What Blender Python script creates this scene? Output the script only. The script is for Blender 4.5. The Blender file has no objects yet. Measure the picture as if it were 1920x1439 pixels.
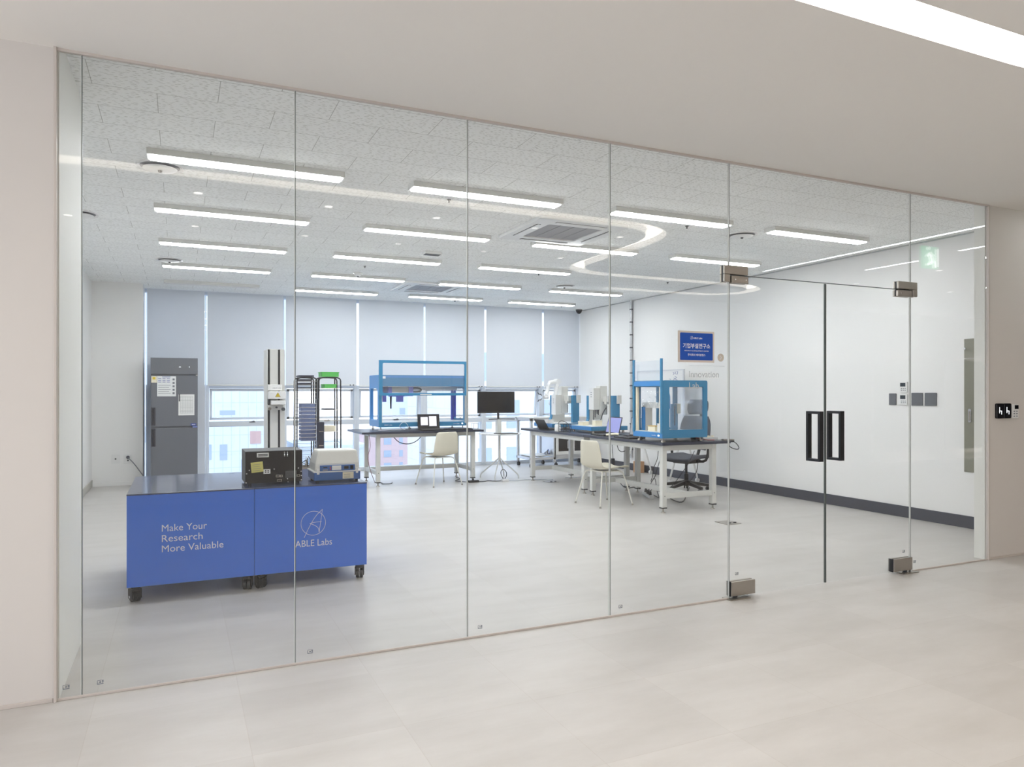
import bpy, bmesh, math, random
from mathutils import Vector, Matrix
random.seed(7)
PI = math.pi
SC = bpy.context.scene
COL = SC.collection

# ------------------------------------------------------------------ camera
F_PX, W_PX, H_PX = 1362.0, 1920.0, 1439.0
CAM_H = 1.36
YAW = math.atan(625.0 / F_PX)
cd = bpy.data.cameras.new('camera')
cam = bpy.data.objects.new('camera', cd); COL.objects.link(cam)
cam.location = (0, 0, CAM_H)
cam.rotation_euler = (PI / 2, 0, -YAW)
cd.sensor_fit = 'HORIZONTAL'; cd.sensor_width = 36.0
cd.lens = F_PX / W_PX * 36.0
cd.shift_y = (735.0 - 719.5) / W_PX
cd.clip_start = 0.02; cd.clip_end = 500
SC.camera = cam

# ------------------------------------------------------------------ colour management
SC.view_settings.view_transform = 'Standard'
SC.view_settings.look = 'None'
SC.view_settings.gamma = 1.0
SC.view_settings.use_curve_mapping = False
SC.view_settings.exposure = 0.98
try:
    SC.cycles.max_bounces = 12
    SC.cycles.transparent_max_bounces = 24
    SC.cycles.diffuse_bounces = 5
    SC.cycles.sample_clamp_indirect = 4.0
    SC.cycles.caustics_reflective = False
    SC.cycles.caustics_refractive = False
    SC.cycles.use_denoising = True
except Exception:
    pass

# ------------------------------------------------------------------ world (bright overcast day)
SKY_STRENGTH = 1.45
world = bpy.data.worlds.new('world'); SC.world = world
world.use_nodes = True
wn, wl = world.node_tree.nodes, world.node_tree.links
wn.clear()
wo = wn.new('ShaderNodeOutputWorld'); wb = wn.new('ShaderNodeBackground')
wc = wn.new('ShaderNodeTexCoord'); wsx = wn.new('ShaderNodeSeparateXYZ'); wr = wn.new('ShaderNodeValToRGB')
wl.new(wc.outputs['Generated'], wsx.inputs[0]); wl.new(wsx.outputs['Z'], wr.inputs[0])
wr.color_ramp.elements[0].position = 0.0; wr.color_ramp.elements[0].color = (0.88, 0.93, 1.0, 1)
wr.color_ramp.elements[1].position = 0.6; wr.color_ramp.elements[1].color = (0.68, 0.80, 1.0, 1)
wl.new(wr.outputs[0], wb.inputs[0]); wb.inputs[1].default_value = SKY_STRENGTH
wl.new(wb.outputs[0], wo.inputs[0])

def area(name, loc, rot, sx, sy, power, col):
    l = bpy.data.lights.new(name, 'AREA'); l.shape = 'RECTANGLE'; l.size = sx; l.size_y = sy; l.energy = power; l.color = col
    o = bpy.data.objects.new(name, l); COL.objects.link(o); o.location = loc; o.rotation_euler = rot
    return o
# added fill lamps outside the made-up corridor windows, all out of view
area('added_fill_left', (-4.75, 0.75, 1.5), (0, -PI / 2, 0), 2.4, 5.2, 9, (1.0, 0.92, 0.84))
area('added_fill_back', (-3.0, -2.45, 1.5), (PI / 2, 0, 0), 2.5, 2.4, 3, (1.0, 0.92, 0.84))

# strengths of the lamps the place has
PANEL_EMIT = 16.5
COVE_EMIT = 5.4
STRIP_EMIT = 11.0
DOWN_EMIT = 6.0

# ------------------------------------------------------------------ material helpers
MATS = {}
def _lin(c):
    return tuple((x / 12.92 if x <= 0.04045 else ((x + 0.055) / 1.055) ** 2.4) for x in c)
def srgb(r, g, b):
    return _lin((r / 255., g / 255., b / 255.)) + (1,)
def pbsdf(name, col, rough=0.5, metal=0.0, spec=0.5, emit=None, noise=0.0, nscale=6.0, coat=0.0):
    """a plain procedural surface, with a faint tone noise of its own"""
    m = bpy.data.materials.new(name); m.use_nodes = True
    nt = m.node_tree; b = nt.nodes['Principled BSDF']
    b.inputs['Roughness'].default_value = rough
    b.inputs['Metallic'].default_value = metal
    b.inputs['Specular IOR Level'].default_value = spec
    b.inputs['Coat Weight'].default_value = coat
    if noise > 0:
        g = nt.nodes.new('ShaderNodeNewGeometry')
        n = nt.nodes.new('ShaderNodeTexNoise'); n.inputs['Scale'].default_value = nscale; n.inputs['Detail'].default_value = 3
        mx = nt.nodes.new('ShaderNodeMix'); mx.data_type = 'RGBA'
        mx.inputs[6].default_value = tuple(c * (1 - noise) for c in col[:3]) + (1,)
        mx.inputs[7].default_value = tuple(min(1, c * (1 + noise)) for c in col[:3]) + (1,)
        nt.links.new(g.outputs['Position'], n.inputs['Vector'])
        nt.links.new(n.outputs['Fac'], mx.inputs[0]); nt.links.new(mx.outputs[2], b.inputs['Base Color'])
    else:
        b.inputs['Base Color'].default_value = col
    if emit:
        b.inputs['Emission Color'].default_value = emit[0]; b.inputs['Emission Strength'].default_value = emit[1]
    MATS[name] = m
    return m
def emission(name, col, s):
    m = bpy.data.materials.new(name); m.use_nodes = True
    nt = m.node_tree; nt.nodes.clear()
    o = nt.nodes.new('ShaderNodeOutputMaterial'); e = nt.nodes.new('ShaderNodeEmission')
    e.inputs[0].default_value = col; e.inputs[1].default_value = s
    nt.links.new(e.outputs[0], o.inputs[0]); MATS[name] = m
    return m
def glass(name, tint=(0.975, 0.988, 0.98, 1), ior=1.45, rough=0.0, haze=0.0, hazecol=(0.9, 0.93, 0.97, 1)):
    """thin clear sheet: light goes straight through each face, part of it mirrored"""
    m = bpy.data.materials.new(name); m.use_nodes = True
    nt = m.node_tree; nt.nodes.clear()
    o = nt.nodes.new('ShaderNodeOutputMaterial')
    t = nt.nodes.new('ShaderNodeBsdfTransparent'); t.inputs[0].default_value = tint
    g = nt.nodes.new('ShaderNodeBsdfGlossy'); g.inputs['Roughness'].default_value = rough
    g.inputs['Color'].default_value = (1, 1, 1, 1)
    f = nt.nodes.new('ShaderNodeFresnel')
    ge = nt.nodes.new('ShaderNodeNewGeometry'); mr = nt.nodes.new('ShaderNodeMapRange')
    mr.inputs[3].default_value = ior; mr.inputs[4].default_value = 1.0 / ior
    nt.links.new(ge.outputs['Backfacing'], mr.inputs[0]); nt.links.new(mr.outputs[0], f.inputs['IOR'])
    mx = nt.nodes.new('ShaderNodeMixShader')
    nt.links.new(f.outputs[0], mx.inputs[0]); nt.links.new(t.outputs[0], mx.inputs[1]); nt.links.new(g.outputs[0], mx.inputs[2])
    last = mx
    if haze > 0:
        d = nt.nodes.new('ShaderNodeBsdfDiffuse'); d.inputs[0].default_value = hazecol
        m2 = nt.nodes.new('ShaderNodeMixShader'); m2.inputs[0].default_value = haze
        nt.links.new(mx.outputs[0], m2.inputs[1]); nt.links.new(d.outputs[0], m2.inputs[2]); last = m2
    nt.links.new(last.outputs[0], o.inputs[0]); MATS[name] = m
    return m

# surfaces
def mat_floor():
    m = bpy.data.materials.new('floor_tile'); m.use_nodes = True
    nt = m.node_tree; N, L = nt.nodes, nt.links; b = N['Principled BSDF']
    g = N.new('ShaderNodeNewGeometry')
    mp = N.new('ShaderNodeMapping'); mp.inputs['Location'].default_value = (0.335 + 5.85, -4.07 + 12.0, 0)
    L.new(g.outputs['Position'], mp.inputs[0])
    br = N.new('ShaderNodeTexBrick'); br.offset = 0.0; br.squash = 1.0
    br.inputs['Scale'].default_value = 1.0; br.inputs['Brick Width'].default_value = 0.585
    br.inputs['Row Height'].default_value = 0.6; br.inputs['Mortar Size'].default_value = 0.0016
    br.inputs['Mortar Smooth'].default_value = 0.3; br.inputs['Bias'].default_value = 0
    br.inputs['Color1'].default_value = (0.52, 0.50, 0.478, 1); br.inputs['Color2'].default_value = (0.56, 0.54, 0.517, 1)
    br.inputs['Mortar'].default_value = (0.50, 0.47, 0.44, 1)
    L.new(mp.outputs[0], br.inputs['Vector'])
    m2 = N.new('ShaderNodeMapping'); m2.inputs['Scale'].default_value = (1.1, 3.4, 1)
    L.new(g.outputs['Position'], m2.inputs[0])
    n = N.new('ShaderNodeTexNoise'); n.inputs['Scale'].default_value = 1.3; n.inputs['Detail'].default_value = 8; n.inputs['Roughness'].default_value = 0.62
    L.new(m2.outputs[0], n.inputs['Vector'])
    r = N.new('ShaderNodeValToRGB')
    r.color_ramp.elements[0].position = 0.3; r.color_ramp.elements[0].color = (0.90, 0.89, 0.875, 1)
    r.color_ramp.elements[1].position = 0.66; r.color_ramp.elements[1].color = (1.04, 1.04, 1.04, 1)
    L.new(n.outputs['Fac'], r.inputs[0])
    mx = N.new('ShaderNodeMix'); mx.data_type = 'RGBA'; mx.blend_type = 'MULTIPLY'; mx.inputs[0].default_value = 1
    L.new(br.outputs['Color'], mx.inputs[6]); L.new(r.outputs[0], mx.inputs[7])
    L.new(mx.outputs[2], b.inputs['Base Color'])
    rr = N.new('ShaderNodeMapRange'); rr.inputs[3].default_value = 0.26; rr.inputs[4].default_value = 0.40
    L.new(n.outputs['Fac'], rr.inputs[0]); L.new(rr.outputs[0], b.inputs['Roughness'])
    b.inputs['Specular IOR Level'].default_value = 0.28
    bp = N.new('ShaderNodeBump'); bp.inputs['Strength'].default_value = 0.25; bp.inputs['Distance'].default_value = 0.002; bp.invert = True
    L.new(br.outputs['Fac'], bp.inputs['Height']); L.new(bp.outputs[0], b.inputs['Normal'])
    MATS['floor'] = m
def mat_ceiling_board():
    m = bpy.data.materials.new('fissured_board'); m.use_nodes = True
    nt = m.node_tree; N, L = nt.nodes, nt.links; b = N['Principled BSDF']
    g = N.new('ShaderNodeNewGeometry')
    mp = N.new('ShaderNodeMapping'); mp.inputs['Location'].default_value = (0.105 + 6.0, -3.99 + 6.0, 0)
    L.new(g.outputs['Position'], mp.inputs[0])
    br = N.new('ShaderNodeTexBrick'); br.offset = 0.5; br.squash = 1.0
    br.inputs['Scale'].default_value = 1.0; br.inputs['Brick Width'].default_value = 0.6
    br.inputs['Row Height'].default_value = 0.3; br.inputs['Mortar Size'].default_value = 0.0022
    br.inputs['Mortar Smooth'].default_value = 0.4
    br.inputs['Color1'].default_value = (0.93, 0.94, 0.93, 1); br.inputs['Color2'].default_value = (0.96, 0.97, 0.96, 1)
    br.inputs['Mortar'].default_value = (0.50, 0.50, 0.48, 1)
    L.new(mp.outputs[0], br.inputs['Vector'])
    m2 = N.new('ShaderNodeMapping'); m2.inputs['Scale'].default_value = (19, 66, 0)
    L.new(g.outputs['Position'], m2.inputs[0])
    n = N.new('ShaderNodeTexVoronoi'); n.voronoi_dimensions = '2D'; n.inputs['Scale'].default_value = 1.0
    L.new(m2.outputs[0], n.inputs['Vector'])
    r = N.new('ShaderNodeValToRGB')
    r.color_ramp.elements[0].position = 0.13; r.color_ramp.elements[0].color = (0.68, 0.68, 0.66, 1)
    r.color_ramp.elements[1].position = 0.22; r.color_ramp.elements[1].color = (1, 1, 1, 1)
    L.new(n.outputs['Distance'], r.inputs[0])
    mx = N.new('ShaderNodeMix'); mx.data_type = 'RGBA'; mx.blend_type = 'MULTIPLY'; mx.inputs[0].default_value = 1
    L.new(br.outputs['Color'], mx.inputs[6]); L.new(r.outputs[0], mx.inputs[7])
    L.new(mx.outputs[2], b.inputs['Base Color'])
    b.inputs['Roughness'].default_value = 0.9; b.inputs['Specular IOR Level'].default_value = 0.1
    MATS['board'] = m
def mat_blind():
    m = bpy.data.materials.new('blind_fabric'); m.use_nodes = True
    nt = m.node_tree; N, L = nt.nodes, nt.links; N.clear()
    o = N.new('ShaderNodeOutputMaterial'); d = N.new('ShaderNodeBsdfDiffuse'); t = N.new('ShaderNodeBsdfTranslucent')
    g = N.new('ShaderNodeNewGeometry'); mp = N.new('ShaderNodeMapping'); mp.inputs['Scale'].default_value = (3, 3, 160)
    n = N.new('ShaderNodeTexNoise'); n.inputs['Scale'].default_value = 1; n.inputs['Detail'].default_value = 2
    r = N.new('ShaderNodeValToRGB'); r.color_ramp.elements[0].color = (0.82, 0.83, 0.84, 1); r.color_ramp.elements[1].color = (0.88, 0.89, 0.90, 1)
    L.new(g.outputs['Position'], mp.inputs[0]); L.new(mp.outputs[0], n.inputs['Vector']); L.new(n.outputs['Fac'], r.inputs[0])
    L.new(r.outputs[0], d.inputs[0]); t.inputs[0].default_value = (0.72, 0.735, 0.755, 1)
    mx = N.new('ShaderNodeMixShader'); mx.inputs[0].default_value = 0.38
    L.new(d.outputs[0], mx.inputs[1]); L.new(t.outputs[0], mx.inputs[2]); L.new(mx.outputs[0], o.inputs[0])
    MATS['blind'] = m
def mat_facade(name, col, line, w, h, lw=0.03):
    m = bpy.data.materials.new(name); m.use_nodes = True
    nt = m.node_tree; N, L = nt.nodes, nt.links; b = N['Principled BSDF']
    g = N.new('ShaderNodeNewGeometry'); sx = N.new('ShaderNodeSeparateXYZ'); cx = N.new('ShaderNodeCombineXYZ')
    a = N.new('ShaderNodeMath'); a.operation = 'ADD'
    L.new(g.outputs['Position'], sx.inputs[0]); L.new(sx.outputs[0], a.inputs[0]); L.new(sx.outputs[1], a.inputs[1])
    L.new(a.outputs[0], cx.inputs[0]); L.new(sx.outputs[2], cx.inputs[1])
    br = N.new('ShaderNodeTexBrick'); br.offset = 0
    br.inputs['Scale'].default_value = 1; br.inputs['Brick Width'].default_value = w; br.inputs['Row Height'].default_value = h
    br.inputs['Mortar Size'].default_value = lw; br.inputs['Color1'].default_value = col
    br.inputs['Color2'].default_value = tuple(c * 0.96 for c in col[:3]) + (1,); br.inputs['Mortar'].default_value = line
    L.new(cx.outputs[0], br.inputs['Vector']); L.new(br.outputs['Color'], b.inputs['Base Color'])
    b.inputs['Roughness'].default_value = 0.8
    MATS[name] = m
mat_floor(); mat_ceiling_board(); mat_blind()
pbsdf('wall_white', (0.86, 0.855, 0.84, 1), 0.55, spec=0.25, noise=0.01, nscale=1.5)
pbsdf('wall_corridor', (0.66, 0.622, 0.588, 1), 0.6, spec=0.25, noise=0.012, nscale=1.2)
pbsdf('ceiling_corridor', (0.87, 0.842, 0.805, 1), 0.75, spec=0.15, noise=0.01, nscale=1.0)
pbsdf('jamb', (0.82, 0.82, 0.78, 1), 0.6, spec=0.4, noise=0.01)
pbsdf('baseboard_dark', srgb(58, 62, 74), 0.45, noise=0.05)
pbsdf('baseboard_grey', srgb(178, 176, 168), 0.5, noise=0.03)
pbsdf('channel', srgb(200, 191, 184), 0.4, noise=0.02)
pbsdf('white_metal', (0.74, 0.74, 0.715, 1), 0.35, noise=0.012)
pbsdf('white_plastic', (0.80, 0.80, 0.79, 1), 0.35, noise=0.01)
pbsdf('bench_metal', (0.66, 0.66, 0.63, 1), 0.4, noise=0.012)
pbsdf('window_frame', (0.66, 0.70, 0.75, 1), 0.4, noise=0.015)
pbsdf('aluminium', (0.66, 0.67, 0.69, 1), 0.3, metal=0.55, noise=0.02)
pbsdf('steel', srgb(170, 164, 156), 0.28, metal=0.9, noise=0.04, nscale=40)
pbsdf('chrome', (0.75, 0.76, 0.78, 1), 0.15, metal=1.0, noise=0.01)
pbsdf('black_plastic', srgb(24, 25, 28), 0.4, noise=0.05)
pbsdf('black_metal', srgb(20, 21, 25), 0.35, noise=0.05)
pbsdf('black_gloss', srgb(16, 17, 22), 0.12, noise=0.03)
pbsdf('charcoal', srgb(60, 62, 68), 0.55, noise=0.05)
pbsdf('worktop', srgb(38, 44, 62), 0.32, noise=0.06)
pbsdf('cart_top', srgb(66, 76, 104), 0.13, spec=0.8, noise=0.03)
pbsdf('cart_blue', srgb(62, 116, 220), 0.28, noise=0.015, coat=0.3)
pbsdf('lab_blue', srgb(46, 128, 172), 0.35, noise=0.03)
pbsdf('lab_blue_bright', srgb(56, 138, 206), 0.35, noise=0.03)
pbsdf('deep_blue', srgb(48, 68, 168), 0.35, noise=0.04)
pbsdf('violet_blue', srgb(112, 118, 206), 0.4, noise=0.03)
pbsdf('unit_blue', srgb(66, 108, 170), 0.4, noise=0.03)
pbsdf('unit_grey', (0.66, 0.66, 0.63, 1), 0.45, noise=0.02)
pbsdf('fridge_grey', srgb(108, 111, 118), 0.38, metal=0.35, noise=0.04, nscale=3)
pbsdf('fridge_dark', srgb(34, 36, 46), 0.4, noise=0.03)
pbsdf('paper', (0.80, 0.81, 0.81, 1), 0.8, noise=0.02)
pbsdf('sticky_yellow', srgb(212, 206, 128), 0.8, noise=0.04)
pbsdf('print_grey', srgb(120, 124, 132), 0.8, noise=0.02)
pbsdf('print_black', srgb(40, 42, 48), 0.7, noise=0.02)
pbsdf('print_red', srgb(190, 60, 50), 0.6, noise=0.02)
pbsdf('print_blue', srgb(40, 70, 150), 0.6, noise=0.02)
pbsdf('lettering', srgb(226, 226, 236), 0.5, noise=0.01)
pbsdf('decal_beige', srgb(198, 190, 178), 0.6, noise=0.01)
pbsdf('decal_grey', srgb(182, 184, 184), 0.6, noise=0.01)
pbsdf('sign_blue', srgb(20, 78, 176), 0.3, noise=0.01)
pbsdf('sign_border', srgb(212, 202, 192), 0.5, noise=0.01)
pbsdf('chair_shell', srgb(214, 209, 192), 0.7, noise=0.04, nscale=60)
pbsdf('chair_leg', srgb(222, 220, 210), 0.35, noise=0.01)
pbsdf('mesh_fabric', srgb(84, 88, 98), 0.7, noise=0.06, nscale=120)
pbsdf('green_plastic', srgb(96, 196, 96), 0.4, noise=0.06)
pbsdf('slate_plate', srgb(118, 132, 172), 0.5, noise=0.03)
pbsdf('tray_dark', srgb(44, 48, 64), 0.5, noise=0.04)
pbsdf('yellow_label', srgb(220, 190, 40), 0.5, noise=0.01)
pbsdf('olive_panel', srgb(134, 133, 120), 0.5, noise=0.02)
pbsdf('plate_grey', srgb(104, 106, 112), 0.4, noise=0.02)
pbsdf('grille', srgb(160, 160, 164), 0.6, noise=0.03)
pbsdf('slot_dark', srgb(74, 76, 80), 0.6, noise=0.03)
pbsdf('cream_plastic', srgb(236, 228, 204), 0.45, noise=0.02)
pbsdf('amber', srgb(216, 178, 96), 0.4, noise=0.03)
pbsdf('cable', srgb(38, 38, 42), 0.5, noise=0.02)
pbsdf('cable_white', srgb(205, 208, 214), 0.5, noise=0.02)
pbsdf('cable_red', srgb(120, 52, 56), 0.5, noise=0.02)
pbsdf('wood', srgb(196, 152, 112), 0.6, noise=0.1, nscale=20)
pbsdf('screen_violet', srgb(70, 72, 110), 0.2, emit=((0.30, 0.32, 0.62, 1), 0.55))
pbsdf('screen_grey', srgb(90, 92, 96), 0.25, emit=((0.42, 0.42, 0.44, 1), 0.35))
pbsdf('screen_dark', srgb(26, 26, 36), 0.18, noise=0.02)
pbsdf('screen_window', srgb(180, 180, 190), 0.3, emit=((0.55, 0.54, 0.62, 1), 0.6))
pbsdf('pipe_wrap', (0.55, 0.56, 0.58, 1), 0.3, metal=0.7, noise=0.25, nscale=45)
pbsdf('lcd', srgb(50, 58, 66), 0.25, noise=0.02)
pbsdf('exit_green', srgb(40, 150, 90), 0.4, emit=((0.08, 0.55, 0.25, 1), 1.2))
pbsdf('exit_white', srgb(230, 240, 232), 0.4, emit=((0.9, 1.0, 0.92, 1), 2.0))
pbsdf('led_white', srgb(240, 240, 240), 0.4, emit=((0.9, 0.95, 1.0, 1), 1.2))
emission('panel_light', (0.96, 0.985, 1.0, 1), PANEL_EMIT)
emission('cove_light', (1.0, 0.925, 0.83, 1), COVE_EMIT)
emission('strip_light', (0.93, 0.95, 1.0, 1), STRIP_EMIT)
emission('wash_light', (0.97, 0.97, 1.0, 1), 32.0)
emission('down_light', (1.0, 0.95, 0.88, 1), DOWN_EMIT)
glass('pane', tint=(0.984, 0.989, 0.987, 1))
glass('window_pane', tint=(0.93, 0.96, 1.0, 1))
glass('acrylic', tint=(0.97, 0.98, 1.0, 1), haze=0.04)
glass('acrylic_film', tint=(0.95, 0.97, 0.99, 1), haze=0.05)
pbsdf('joint_dark', srgb(86, 92, 90), 0.4, noise=0.02)
pbsdf('joint_light', srgb(206, 208, 204), 0.4, noise=0.02)
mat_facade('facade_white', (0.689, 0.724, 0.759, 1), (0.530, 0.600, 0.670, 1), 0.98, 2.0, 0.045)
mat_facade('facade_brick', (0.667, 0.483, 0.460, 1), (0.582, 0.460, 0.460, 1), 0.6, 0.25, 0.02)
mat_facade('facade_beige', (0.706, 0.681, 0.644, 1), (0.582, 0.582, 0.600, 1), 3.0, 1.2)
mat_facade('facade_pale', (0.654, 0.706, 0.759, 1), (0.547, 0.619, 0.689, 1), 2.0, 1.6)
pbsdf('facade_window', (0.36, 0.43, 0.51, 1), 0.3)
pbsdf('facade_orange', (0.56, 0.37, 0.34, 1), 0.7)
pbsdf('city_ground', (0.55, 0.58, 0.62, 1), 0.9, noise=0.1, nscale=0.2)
M = MATS

# ------------------------------------------------------------------ object helpers
def tag(o, label=None, cat=None, group=None, kind=None):
    if label: o['label'] = label
    if cat: o['category'] = cat
    if group: o['group'] = group
    if kind: o['kind'] = kind
    return o
def thing(name, label, cat, loc=(0, 0, 0), rz=0.0, group=None):
    o = bpy.data.objects.new(name, None); COL.objects.link(o)
    o.empty_display_size = 0.05
    o.location = loc; o.rotation_euler = (0, 0, rz)
    return tag(o, label, cat, group)
def rootmat(o):
    m = Matrix.Translation(o.location) @ o.rotation_euler.to_matrix().to_4x4()
    return rootmat(o.parent) @ m if o.parent else m
class MB:
    def __init__(self): self.bm = bmesh.new()
    def box(self, x0, x1, y0, y1, z0, z1, mat=None):
        v = [self.bm.verts.new((x, y, z)) for z in (z0, z1) for y in (y0, y1) for x in (x0, x1)]
        for f in ((0, 2, 3, 1), (4, 5, 7, 6), (0, 1, 5, 4), (2, 6, 7, 3), (0, 4, 6, 2), (1, 3, 7, 5)):
            self.bm.faces.new([v[i] for i in f])
        if mat is not None:
            for q in v: q.co = mat @ q.co
        return self
    def cbox(self, c, s, rot=None):
        m = Matrix.Translation(c)
        if rot is not None: m = m @ rot.to_4x4()
        return self.box(-s[0] / 2, s[0] / 2, -s[1] / 2, s[1] / 2, -s[2] / 2, s[2] / 2, m)
    def cyl(self, p0, p1, r0, r1=None, seg=14, cap=True):
        p0, p1 = Vector(p0), Vector(p1); r1 = r0 if r1 is None else r1
        d = (p1 - p0).normalized(); a = d.orthogonal().normalized(); b = d.cross(a)
        A = [self.bm.verts.new(p0 + (a * math.cos(2 * PI * i / seg) + b * math.sin(2 * PI * i / seg)) * r0) for i in range(seg)]
        B = [self.bm.verts.new(p1 + (a * math.cos(2 * PI * i / seg) + b * math.sin(2 * PI * i / seg)) * r1) for i in range(seg)]
        for i in range(seg):
            j = (i + 1) % seg; self.bm.faces.new((A[i], A[j], B[j], B[i]))
        if cap: self.bm.faces.new(A[::-1]); self.bm.faces.new(B)
        return self
    def tube(self, pts, r, seg=8, smooth=0):
        P = [Vector(p) for p in pts]
        for _ in range(smooth):      # corner cutting
            Q = [P[0]]
            for a, b in zip(P, P[1:]): Q += [a * .75 + b * .25, a * .25 + b * .75]
            Q.append(P[-1]); P = Q
        rings = []; up = None
        for i, p in enumerate(P):
            d = (P[min(i + 1, len(P) - 1)] - P[max(i - 1, 0)])
            if d.length < 1e-7: d = Vector((0, 0, 1))
            d.normalize()
            if up is None: up = d.orthogonal().normalized()
            up = (up - d * up.dot(d))
            up = d.orthogonal().normalized() if up.length < 1e-5 else up.normalized()
            b = d.cross(up)
            rr = r[i] if isinstance(r, (list, tuple)) and len(r) == len(P) else (r if not isinstance(r, (list, tuple)) else r[0])
            rings.append([self.bm.verts.new(p + (up * math.cos(2 * PI * k / seg) + b * math.sin(2 * PI * k / seg)) * rr) for k in range(seg)])
        for A, B in zip(rings, rings[1:]):
            for k in range(seg):
                j = (k + 1) % seg; self.bm.faces.new((A[k], A[j], B[j], B[k]))
        self.bm.faces.new(rings[0][::-1]); self.bm.faces.new(rings[-1])
        return self
    def lathe(self, prof, c=(0, 0, 0), seg=28):
        c = Vector(c); rings = []
        for r, z in prof:
            rings.append([self.bm.verts.new(c + Vector((r * math.cos(2 * PI * k / seg), r * math.sin(2 * PI * k / seg), z))) for k in range(seg)] if r > 1e-6
                         else [self.bm.verts.new(c + Vector((0, 0, z)))])
        for A, B in zip(rings, rings[1:]):
            for k in range(seg):
                j = (k + 1) % seg
                if len(A) == 1 and len(B) == 1: continue
                if len(A) == 1: self.bm.faces.new((A[0], B[k], B[j]))
                elif len(B) == 1: self.bm.faces.new((A[k], B[0], A[j]))
                else: self.bm.faces.new((A[k], B[k], B[j], A[j]))
        return self
    def prism(self, poly, axis, a0, a1):
        """poly: 2-D points; axis: 'x' (poly is y,z), 'y' (poly is x,z) or 'z' (poly is x,y)"""
        def P(u, v, a): return {'x': (a, u, v), 'y': (u, a, v), 'z': (u, v, a)}[axis]
        A = [self.bm.verts.new(P(u, v, a0)) for u, v in poly]; B = [self.bm.verts.new(P(u, v, a1)) for u, v in poly]
        n = len(poly); self.bm.faces.new(A[::-1]); self.bm.faces.new(B)
        for i in range(n):
            j = (i + 1) % n; self.bm.faces.new((A[i], A[j], B[j], B[i]))
        return self
    def ring(self, outer, inner, axis, a0, a1):
        """flat frame: outer and inner outlines with equal point counts"""
        def P(u, v, a): return {'x': (a, u, v), 'y': (u, a, v), 'z': (u, v, a)}[axis]
        n = len(outer)
        R = [[self.bm.verts.new(P(u, v, a)) for u, v in o] for o in (outer, inner) for a in (a0, a1)]
        O0, O1, I0, I1 = R
        for i in range(n):
            j = (i + 1) % n
            self.bm.faces.new((O0[i], O0[j], O1[j], O1[i])); self.bm.faces.new((I0[j], I0[i], I1[i], I1[j]))
            self.bm.faces.new((O0[j], O0[i], I0[i], I0[j])); self.bm.faces.new((O1[i], O1[j], I1[j], I1[i]))
        return self
    def build(self, name, mat, parent=None, world=True, bevel=0.0, smooth=False, label=None):
        bmesh.ops.recalc_face_normals(self.bm, faces=self.bm.faces[:])
        if parent is not None and world:
            self.bm.transform(rootmat(parent).inverted())
        me = bpy.data.meshes.new(name); self.bm.to_mesh(me); self.bm.free()
        me.materials.append(M[mat] if isinstance(mat, str) else mat)
        if smooth:
            for p in me.polygons: p.use_smooth = True
        o = bpy.data.objects.new(name, me); COL.objects.link(o)
        if smooth:
            try:
                me.set_sharp_from_angle(angle=math.radians(40))
            except Exception: pass
        if parent is not None: o.parent = parent
        if bevel > 0:
            b = o.modifiers.new('bevel', 'BEVEL'); b.width = bevel; b.segments = 2; b.limit_method = 'ANGLE'; b.angle_limit = 0.6
        if label: o['label'] = label
        return o
def rrect(x0, x1, y0, y1, r, n=5):
    pts = []
    for cx, cy, a in ((x1 - r, y1 - r, 0), (x0 + r, y1 - r, PI / 2), (x0 + r, y0 + r, PI), (x1 - r, y0 + r, 1.5 * PI)):
        for i in range(n + 1):
            t = a + PI / 2 * i / n; pts.append((cx + r * math.cos(t), cy + r * math.sin(t)))
    return pts
def copy_tree(o, parent=None):
    c = o.copy(); COL.objects.link(c)
    if parent is not None: c.parent = parent
    for ch in [x for x in bpy.data.objects if x.parent == o and x != c]:
        copy_tree(ch, c)
    return c
def text(name, body, size, mat, parent, origin, xdir, up, depth=0.0006, align='LEFT', bold=0.0, sx=1.0, world=True):
    """lettering as a mesh; origin = baseline start, xdir = reading direction, up = letter-up direction"""
    cu = bpy.data.curves.new(name, 'FONT'); cu.body = body; cu.size = size; cu.extrude = depth
    cu.align_x = align; cu.offset = bold; cu.resolution_u = 3
    t = bpy.data.objects.new(name, cu); COL.objects.link(t)
    bpy.context.view_layer.update()
    me = bpy.data.meshes.new_from_object(t.evaluated_get(bpy.context.evaluated_depsgraph_get()))
    bpy.data.objects.remove(t); bpy.data.curves.remove(cu)
    x = Vector(xdir).normalized(); u = Vector(up).normalized(); n = x.cross(u)
    R = Matrix((x, u, n)).transposed().to_4x4()
    Tm = Matrix.Translation(origin) @ R @ Matrix.Diagonal((sx, 1, 1, 1))
    if parent is not None and world: Tm = rootmat(parent).inverted() @ Tm
    me.transform(Tm); me.name = name
    me.materials.clear(); me.materials.append(M[mat])
    o = bpy.data.objects.new(name, me); COL.objects.link(o)
    if parent is not None: o.parent = parent
    return o
def struct(o): return tag(o, kind='structure')

# projection helpers used to place things along measured sight lines
FW = (math.sin(YAW), math.cos(YAW)); RT = (math.cos(YAW), -math.sin(YAW))
def ray(x, y):
    u = (x - 960.) / F_PX; v = (735. - y) / F_PX
    return (FW[0] + u * RT[0], FW[1] + u * RT[1], v)
def atY(x, y, Y):
    r = ray(x, y); t = Y / r[1]; return (r[0] * t, CAM_H + r[2] * t)
def atX(x, y, X):
    r = ray(x, y); t = X / r[0]; return (r[1] * t, CAM_H + r[2] * t)
def atZ(x, y, Z):
    r = ray(x, y); t = (Z - CAM_H) / r[2]; return (r[0] * t, r[1] * t)

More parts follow.
